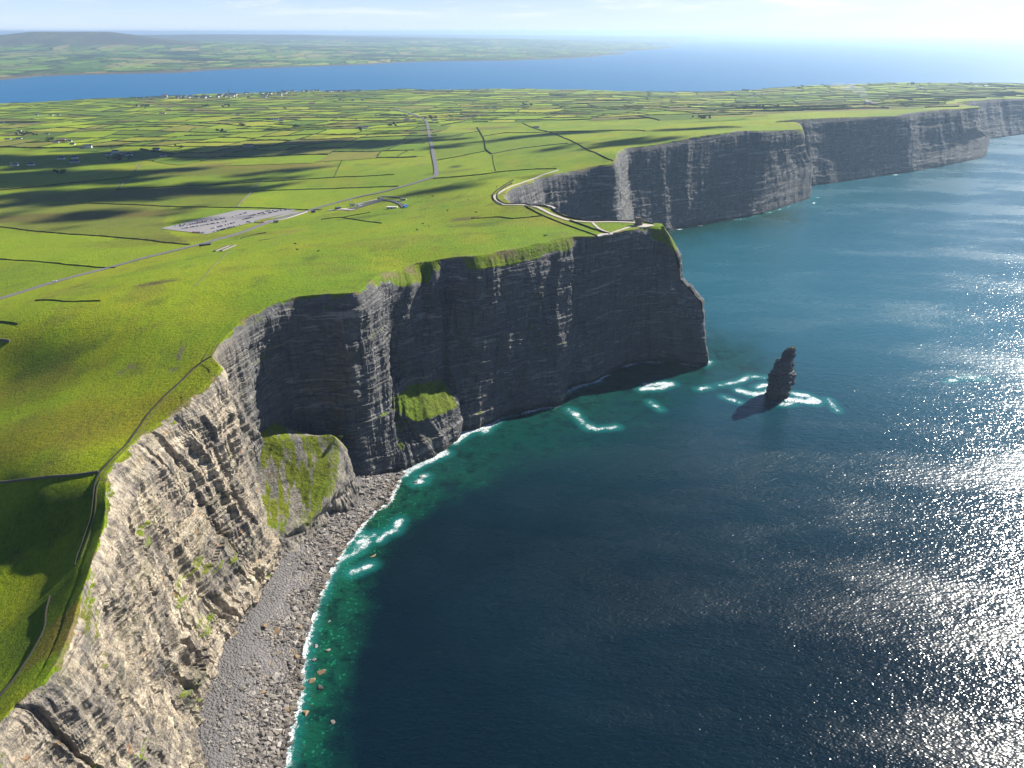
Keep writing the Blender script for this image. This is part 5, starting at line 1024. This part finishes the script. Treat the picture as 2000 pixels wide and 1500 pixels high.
# ------------------------------------------------------------------ sea
ub = np.concatenate([np.linspace(-4, -1.1, 40, endpoint=False), np.linspace(-1.1, .55, 420, endpoint=False), np.linspace(.55, 4, 110)])
ys = [-700.0]
while ys[-1] < 150: ys.append(ys[-1] + 40)
while ys[-1] < 1000: ys.append(ys[-1] + max(2.2, ys[-1] * .005))
while ys[-1] < 90000: ys.append(ys[-1] * 1.02)
ys = np.array(ys); scl = np.maximum(ys, 320)
SX = ub[None] * scl[:, None]; SY = np.repeat(ys[:, None], len(ub), 1)
shl = np.concatenate([SHORE, FOOT[(FOOT[:, 1] > 590)][::3]])
nearm = (SY > -400) & (SY < 2800) & (SX > -400) & (SX < 2200)
dsh = np.full(SX.shape, 400.0); shx = simplify(shl, 3)
dsh[nearm] = dist_poly(shx, SX[nearm], SY[nearm])
dbeach = np.full(SX.shape, 400.0); dbeach[nearm] = dist_poly(SHORE[2::2], SX[nearm], SY[nearm])
FL = [([(780,1018),(772,1035),(752,1042),(742,1052)],2.2),([(722,1104),(705,1112),(685,1118)],2.0),([(700,1040),(720,1055),(700,1075),(672,1090)],2.2),([(730,1045),(700,1060),(690,1080)],2.0),
      ([(668,1078),(640,1125),(622,1170)],2.6),([(612,1200),(600,1240),(592,1290),(580,1372),(570,1415),(556,1490)],1.6),
      ([(945,842),(965,825),(990,806),(1015,798)],4.0),([(885,862),(905,850),(918,843)],4.5),([(1100,770),(1125,755),(1150,748),(1168,744)],4.5),
      ([(1112,800),(1130,815),(1140,828),(1165,838),(1205,834)],2.0),([(1120,802),(1135,822),(1150,836)],1.6),([(1255,760),(1285,758),(1312,750)],5.0),([(1262,752),(1300,748)],4),
      ([(1270,785),(1290,800)],1.2),([(1215,712),(1240,706),(1290,707)],1.2),([(1375,714),(1386,706)],1.2),([(1365,760),(1385,756)],2.0),
      ([(1407,752),(1440,746),(1465,735),(1495,737)],1.8),([(1445,762),(1470,770),(1495,768),(1505,760)],5.5),([(1480,757),(1497,752)],4.5),([(1414,775),(1432,782),(1445,786)],1.2),
      ([(1540,780),(1560,782),(1590,786)],7.0),([(1545,768),(1575,772),(1600,784)],4.5),([(1618,780),(1635,802)],1.2),([(1525,790),(1545,788)],3.5),
      ([(1585,388),(1600,386)],10),([(1580,392),(1592,398)],6),([(1430,432),(1500,416),(1545,402)],1.5),([(1745,342),(1768,340)],5),([(1625,345),(1680,348)],2),([(1925,308),(1935,304)],3),
      ([(1845,745),(1900,735),(1930,740)],2.0),([(820,932),(830,930)],2.5),([(812,942),(825,940)],2.0),([(785,930),(840,900),(875,885)],1.2)]
dfo = np.full(SX.shape, 50.0)
for pts, wd in FL:
    L = np.array([W(*q, 0)[:2] for q in pts]); lo, hi = L.min(0) - 60, L.max(0) + 60
    mk = (SX > lo[0]) & (SX < hi[0]) & (SY > lo[1]) & (SY < hi[1])
    if mk.any(): dfo[mk] = np.minimum(dfo[mk], dist_poly(L, SX[mk], SY[mk]) - wd * .7)
gw = np.where(SY < 560, 1.0, np.where(SY < 900, .75, .35))
near_y = 1 - sstep(520, 640, SY)
wshal = 44 * near_y + 125 * (1 - near_y)
shal = np.where(nearm, 1 - sstep(.0, 1.2, dsh / wshal + .42 * fbm(SX / 34, SY / 34, 0, 231, 4)), 0)
m, t = mat('water'); MATS['water'] = m
p = t.pos()
sh = t.attr('shal'); ds_ = t.attr('dshore'); df_ = t.attr('dfoam'); ng_ = t.attr('nearg')
big = t.noise(t.pos((1, 1, 1)), .0022, 4, .6)
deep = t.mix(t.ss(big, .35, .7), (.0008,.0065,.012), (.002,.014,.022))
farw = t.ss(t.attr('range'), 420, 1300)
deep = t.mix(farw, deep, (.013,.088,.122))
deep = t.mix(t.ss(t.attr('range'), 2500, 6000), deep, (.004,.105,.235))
shc = t.mix(ng_, (.003,.042,.034), (.004,.062,.034))
vv = t.vor(p, .33, out='Color'); vd = t.vor(p, .33)
rocky = t.math('MULTIPLY', t.math('SUBTRACT', 1.0, t.ss(vd, .12, .42)), t.ss(t.noise(p, .09, 4, .6), .42, .6))
shc = t.mix(t.math('MULTIPLY', rocky, .75), shc, t.mix(ng_, (.006,.09,.06), (.02,.27,.14)))
shc = t.mix(t.math('MULTIPLY', t.ss(t.noise(p, .06, 5, .7), .46, .64), .85), shc, (.0015,.016,.016))
shc = t.mix(t.math('MULTIPLY', t.math('SUBTRACT', 1.0, t.ss(ds_, 4, 16)), t.math('MULTIPLY', ng_, t.ss(t.noise(p, .3, 3), .5, .7))), shc, (.05,.045,.02))
wc = t.mix(sh, deep, shc)
fn1 = t.noise(p, .28, 5, .7); fn2 = t.noise(p, .9, 4, .75, .6)
lace = t.math('SUBTRACT', 1.0, t.math('ABSOLUTE', t.math('MULTIPLY', t.math('SUBTRACT', t.noise(p, .16, 4, .6, 1.2), .5), 9.0)), clamp=True)
dfw = t.math('ADD', df_, t.math('MULTIPLY', t.math('SUBTRACT', t.noise(p, .09, 4, .65), .5), 16.0))
core = t.math('SUBTRACT', 1.0, t.ss(dfw, -3.5, 5.5))
lc2 = t.math('SUBTRACT', 1.0, t.math('ABSOLUTE', t.math('MULTIPLY', t.math('SUBTRACT', t.noise(p, .5, 4, .65, 1.6), .5), 7.0)), clamp=True)
foam = t.ss(t.math('ADD', t.math('MULTIPLY', core, .60), t.math('MULTIPLY', t.math('MAXIMUM', lace, lc2), t.math('MULTIPLY', .58, t.math('SUBTRACT', 1.0, t.ss(dfw, 2, 11))))), .66, 1.06)
foam = t.math('MULTIPLY', foam, t.rng(t.math('ADD', t.math('MULTIPLY', fn2, .5), t.math('MULTIPLY', t.noise(p, .45, 4, .75), .5)), .42, .53, .12, 1.0))
halo = t.math('MULTIPLY', foam, .5)
she = t.math('ADD', t.attr('dbeach'), t.math('MULTIPLY', t.math('SUBTRACT', t.math('ADD', t.math('MULTIPLY', t.noise(p, .12, 3), .5), t.math('MULTIPLY', fn1, .5)), .5), 20.0))
sfo = t.math('MULTIPLY', t.math('SUBTRACT', 1.0, t.ss(she, .8, 3.2)), t.ss(fn2, .40, .54))
cfo = t.math('MULTIPLY', t.math('MULTIPLY', t.math('SUBTRACT', 1.0, t.ss(t.math('ADD', ds_, t.math('MULTIPLY', t.math('SUBTRACT', fn1, .5), 16.0)), 2, 5)), t.ss(fn2, .42, .55)), t.ss(t.noise(p, .02, 2), .42, .56))
foam = t.math('MAXIMUM', t.math('MAXIMUM', foam, halo), t.math('MAXIMUM', sfo, cfo), clamp=True)
aer = t.math('MULTIPLY', t.math('SUBTRACT', 1.0, t.ss(df_, 0, 12)), .6)
wc = t.mix(aer, wc, (.01,.16,.15))
wc = t.mix(foam, wc, (.80,.82,.83))
wv = t.pos((1, 1, 1), (0, 0, math.radians(-38)))
w1 = t.noise(t.pos((.055, .16, 1), (0, 0, math.radians(35))), 1.0, 3, .5, .4)
w2 = t.noise(t.pos((.20, .44, 1), (0, 0, math.radians(22))), 1.0, 1.5, .5, .3)
w3 = t.noise(t.pos((.52, .78, 1), (0, 0, math.radians(50))), 1.0, 0, .5)
wind = t.rng(t.noise(t.pos((1,1,1)), .004, 4, .6), .3, .7, .82, 1.15)
wh = t.math('ADD', t.math('ADD', t.math('MULTIPLY', w1, 2.2), t.math('MULTIPLY', w2, 1.5)), t.math('MULTIPLY', w3, .5))
wb = t.bump(t.math('MULTIPLY', wh, wind), .42, 1.0)
t.out(wc, t.mix(foam, t.mix(t.ss(t.attr('range'), 1500, 6000), t.mix(t.ss(t.noise(t.pos((.6, 1.6, 1), (0, 0, .5)), .004, 5, .65), .42, .62), (.13,)*3, (.30,)*3), (.42,)*3), (.9,)*3), wb, .5, IOR=1.33)
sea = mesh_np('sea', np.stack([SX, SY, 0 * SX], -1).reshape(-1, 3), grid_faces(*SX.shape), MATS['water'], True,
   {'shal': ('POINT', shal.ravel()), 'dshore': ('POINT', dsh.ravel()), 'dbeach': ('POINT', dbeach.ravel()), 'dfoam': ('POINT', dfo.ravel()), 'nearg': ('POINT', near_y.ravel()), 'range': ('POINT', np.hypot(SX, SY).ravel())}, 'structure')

# ------------------------------------------------------------------ land beyond the bay
FC = np.array([W(*q, 0)[:2] for q in [(-700,190),(-300,172),(0,157),(70,150),(210,145),(325,143),(402,138),(520,133),(630,129),(700,126),(825,121),(1000,118),(1100,114),(1175,110),(1225,104),(1195,101),(1290,96),(1310,92),(1240,91),(1340,84.5),(1300,82.5),(1440,78.5),(1505,77.5)]])
FC = dens(FC, 200); FC = FC + np.stack([fbm(FC[:, 0] / 700, FC[:, 1] / 700, 0, 15, 3), fbm(FC[:, 0] / 700, FC[:, 1] / 700, 5, 16, 3)], 1) * np.minimum(FC[:, 1:2] * .02, 250)
FARP = np.concatenate([FC, [(16000, 46000), (16000, 62000), (-60000, 62000), (-60000, 3000)]])
uc = np.concatenate([np.linspace(-3, -.85, 50, endpoint=False), np.linspace(-.85, .45, 420)])
yr = [5200.0]
while yr[-1] < 60000: yr.append(yr[-1] * 1.0085)
yr = np.array(yr); LX = uc[None] * yr[:, None]; LY = np.repeat(yr[:, None], len(uc), 1)
li = inside(FARP, LX, LY); ld = dist_poly(simplify(FC, 20), LX, LY)
LZ = 6 + 14 * sstep(0, 250, ld) + 75 * sstep(200, 5200, ld) + 45 * sstep(4000, 16000, ld) + 60 * sstep(9000, 20000, ld) * (1 - sstep(-2500, 5000, LX - 0 * LY)) + 26 * fbm(LX / 2600, LY / 2600, 0, 241, 4) * sstep(400, 3000, ld)
cl = 26 * np.exp(-((LX + 1700) / 900.0)**2) * np.exp(-((LY - 10700) / 1300.0)**2) * sstep(0, 120, ld) * (1 - sstep(300, 2500, ld)); LZ += cl
for hx, hy, sx, sy, hh in ((-8900,15500,1500,1700,175),(-9900,15800,2600,2200,85),(-6900,16000,2400,2000,70),(-13500,17500,4000,3000,120),(-2500,26000,9000,4000,60),(-9000,26500,6000,4000,120)):
    q = ((LX - hx) / sx)**2 + ((LY - hy) / sy)**2; LZ += hh * np.exp(-q**1.3 * .9)
LZ = np.where(li, LZ, -8)
LZ = np.minimum(LZ, 402)
kq = li[:-1, :-1] | li[1:, :-1] | li[:-1, 1:] | li[1:, 1:]
m, t = mat('far_land'); MATS['far'] = m
p = t.pos((1, .3, 1), (0, 0, .15)); wrp = t.n('ShaderNodeVectorMath', operation='MULTIPLY_ADD')
t.put(wrp.inputs[0], t.noise(t.pos(), .0016, 2, out=1)); wrp.inputs[1].default_value = (330, 330, 0); t.nt.links.new(p, wrp.inputs[2])
vc = t.vor(wrp.outputs[0], .0046, out='Color'); ve = t.vor(wrp.outputs[0], .0046, 'DISTANCE_TO_EDGE')
fc = t.ramp(vc, [(.25, (.05,.11,.02)), (.4, (.13,.22,.03)), (.5, (.20,.27,.05)), (.6, (.06,.12,.03)), (.75, (.22,.21,.07))])
fc = t.mix(t.math('SUBTRACT', 1.0, t.ss(ve, .02, .06)), fc, (.02,.035,.012))
woods = t.ss(t.noise(t.pos((.5, .8, 1)), .0013, 6, .72), .50, .56)
fc = t.mix(woods, fc, (.022,.04,.018))
zs_ = t.n('ShaderNodeSeparateXYZ'); t.nt.links.new(t.pos(), zs_.inputs[0])
fc = t.mix(t.math('MULTIPLY', t.ss(t.math('ADD', zs_.outputs[2], t.math('MULTIPLY', t.noise(t.pos(), .002, 4), 120)), 200, 290), .8), fc, (.075,.075,.06))
fc = t.mix(t.math('SUBTRACT', 1.0, t.ss(zs_.outputs[2], 9, 18)), fc, (.10,.085,.06))
t.out(fc, .95, None, .1)
mesh_np('terrain', np.stack([LX, LY, LZ], -1).reshape(-1, 3), grid_faces(*LX.shape, kq), MATS['far'], True, None, 'structure')

# ------------------------------------------------------------------ light, sky, air
sun_d = bpy.data.lights.new('sun', 'SUN'); sun = bpy.data.objects.new('sun', sun_d); COL.objects.link(sun)
sun_d.energy = 5.0; sun_d.angle = math.radians(.53); sun_d.color = (1, .95, .86)
sun.rotation_euler = Vector(SD).to_track_quat('Z', 'Y').to_euler()
wd = bpy.data.worlds.new('World'); S.world = wd; wd.use_nodes = True
nt = wd.node_tree; nt.nodes.clear(); t = N(nt)
SKYV = 10.5
sky = t.n('ShaderNodeTexSky', sky_type='NISHITA', sun_disc=False, sun_elevation=SUN_EL, sun_rotation=SUN_AZ, altitude=100, air_density=1.0, dust_density=.4, ozone_density=2.0)
tc = t.n('ShaderNodeTexCoord').outputs['Generated']
mp = t.n('ShaderNodeMapping'); t.nt.links.new(tc, mp.inputs[0]); mp.inputs['Scale'].default_value = (5, 5, 42)
cn = t.noise(mp.outputs[0], 1.3, 6, .62, .3)
sz = t.n('ShaderNodeSeparateXYZ'); t.nt.links.new(tc, sz.inputs[0])
low = t.ramp(t.rng(sz.outputs[2], 0, .08, 0, 1), [(0, (.64,.75,.88)), (.35, (.52,.66,.88)), (1, (.30,.46,.76))])
low = t.mix(1.0, low, (SKYV, SKYV, SKYV), 'MULTIPLY')
cf = t.math('MULTIPLY', t.math('MULTIPLY', t.ss(cn, .45, .72), t.ss(sz.outputs[2], .008, .03)), .75)
low = t.mix(cf, low, (.84 * SKYV, .87 * SKYV, .93 * SKYV))
dsn = t.n('ShaderNodeVectorMath', operation='DOT_PRODUCT'); t.nt.links.new(tc, dsn.inputs[0]); dsn.inputs[1].default_value = (math.sin(SUN_AZ), math.cos(SUN_AZ), 0)
warm = t.math('MULTIPLY', t.math('POWER', t.math('MAXIMUM', dsn.outputs['Value'], 0.0), 4.0), .75)
low = t.mix(warm, low, (.95 * SKYV, 1.02 * SKYV, 1.10 * SKYV))
skc = t.mix(t.ss(sz.outputs[2], .05, .22), low, t.mix(1.0, sky.outputs[0], (.46,.60,.86), 'MULTIPLY'))
bg = t.n('ShaderNodeBackground'); t.put(bg.inputs[0], skc); bg.inputs[1].default_value = .055
wo = t.n('ShaderNodeOutputWorld'); nt.links.new(bg.outputs[0], wo.inputs[0])
# haze box
def box_mesh(x0, y0, z0, x1, y1, z1):
    v = [(x0,y0,z0),(x1,y0,z0),(x1,y1,z0),(x0,y1,z0),(x0,y0,z1),(x1,y0,z1),(x1,y1,z1),(x0,y1,z1)]
    return v, [(0,3,2,1),(4,5,6,7),(0,1,5,4),(1,2,6,5),(2,3,7,6),(3,0,4,7)]
v, f = box_mesh(-400000, -3000, -9, 400000, 100000, 440)
m, t = mat('haze_air'); vo = t.n('ShaderNodeVolumePrincipled'); o_ = t.n('ShaderNodeOutputMaterial')
vo.inputs['Color'].default_value = (.55,.76,1,1); vo.inputs['Density'].default_value = 3.9e-5; vo.inputs['Anisotropy'].default_value = .4
t.nt.links.new(vo.outputs[0], o_.inputs['Volume'])
hz = mesh_np('haze', v, np.array(f), m, False, None, 'stuff')
hz['label'] = 'thin blue haze filling the air over land and sea'
# ------------------------------------------------------------------ render settings
S.view_settings.view_transform = 'Standard'; S.view_settings.look = 'None'; S.view_settings.gamma = 1; S.view_settings.exposure = 1.12
S.render.engine = 'CYCLES'
S.cycles.use_denoising = True; S.cycles.max_bounces = 6; S.cycles.volume_bounces = 0; S.cycles.transparent_max_bounces = 6
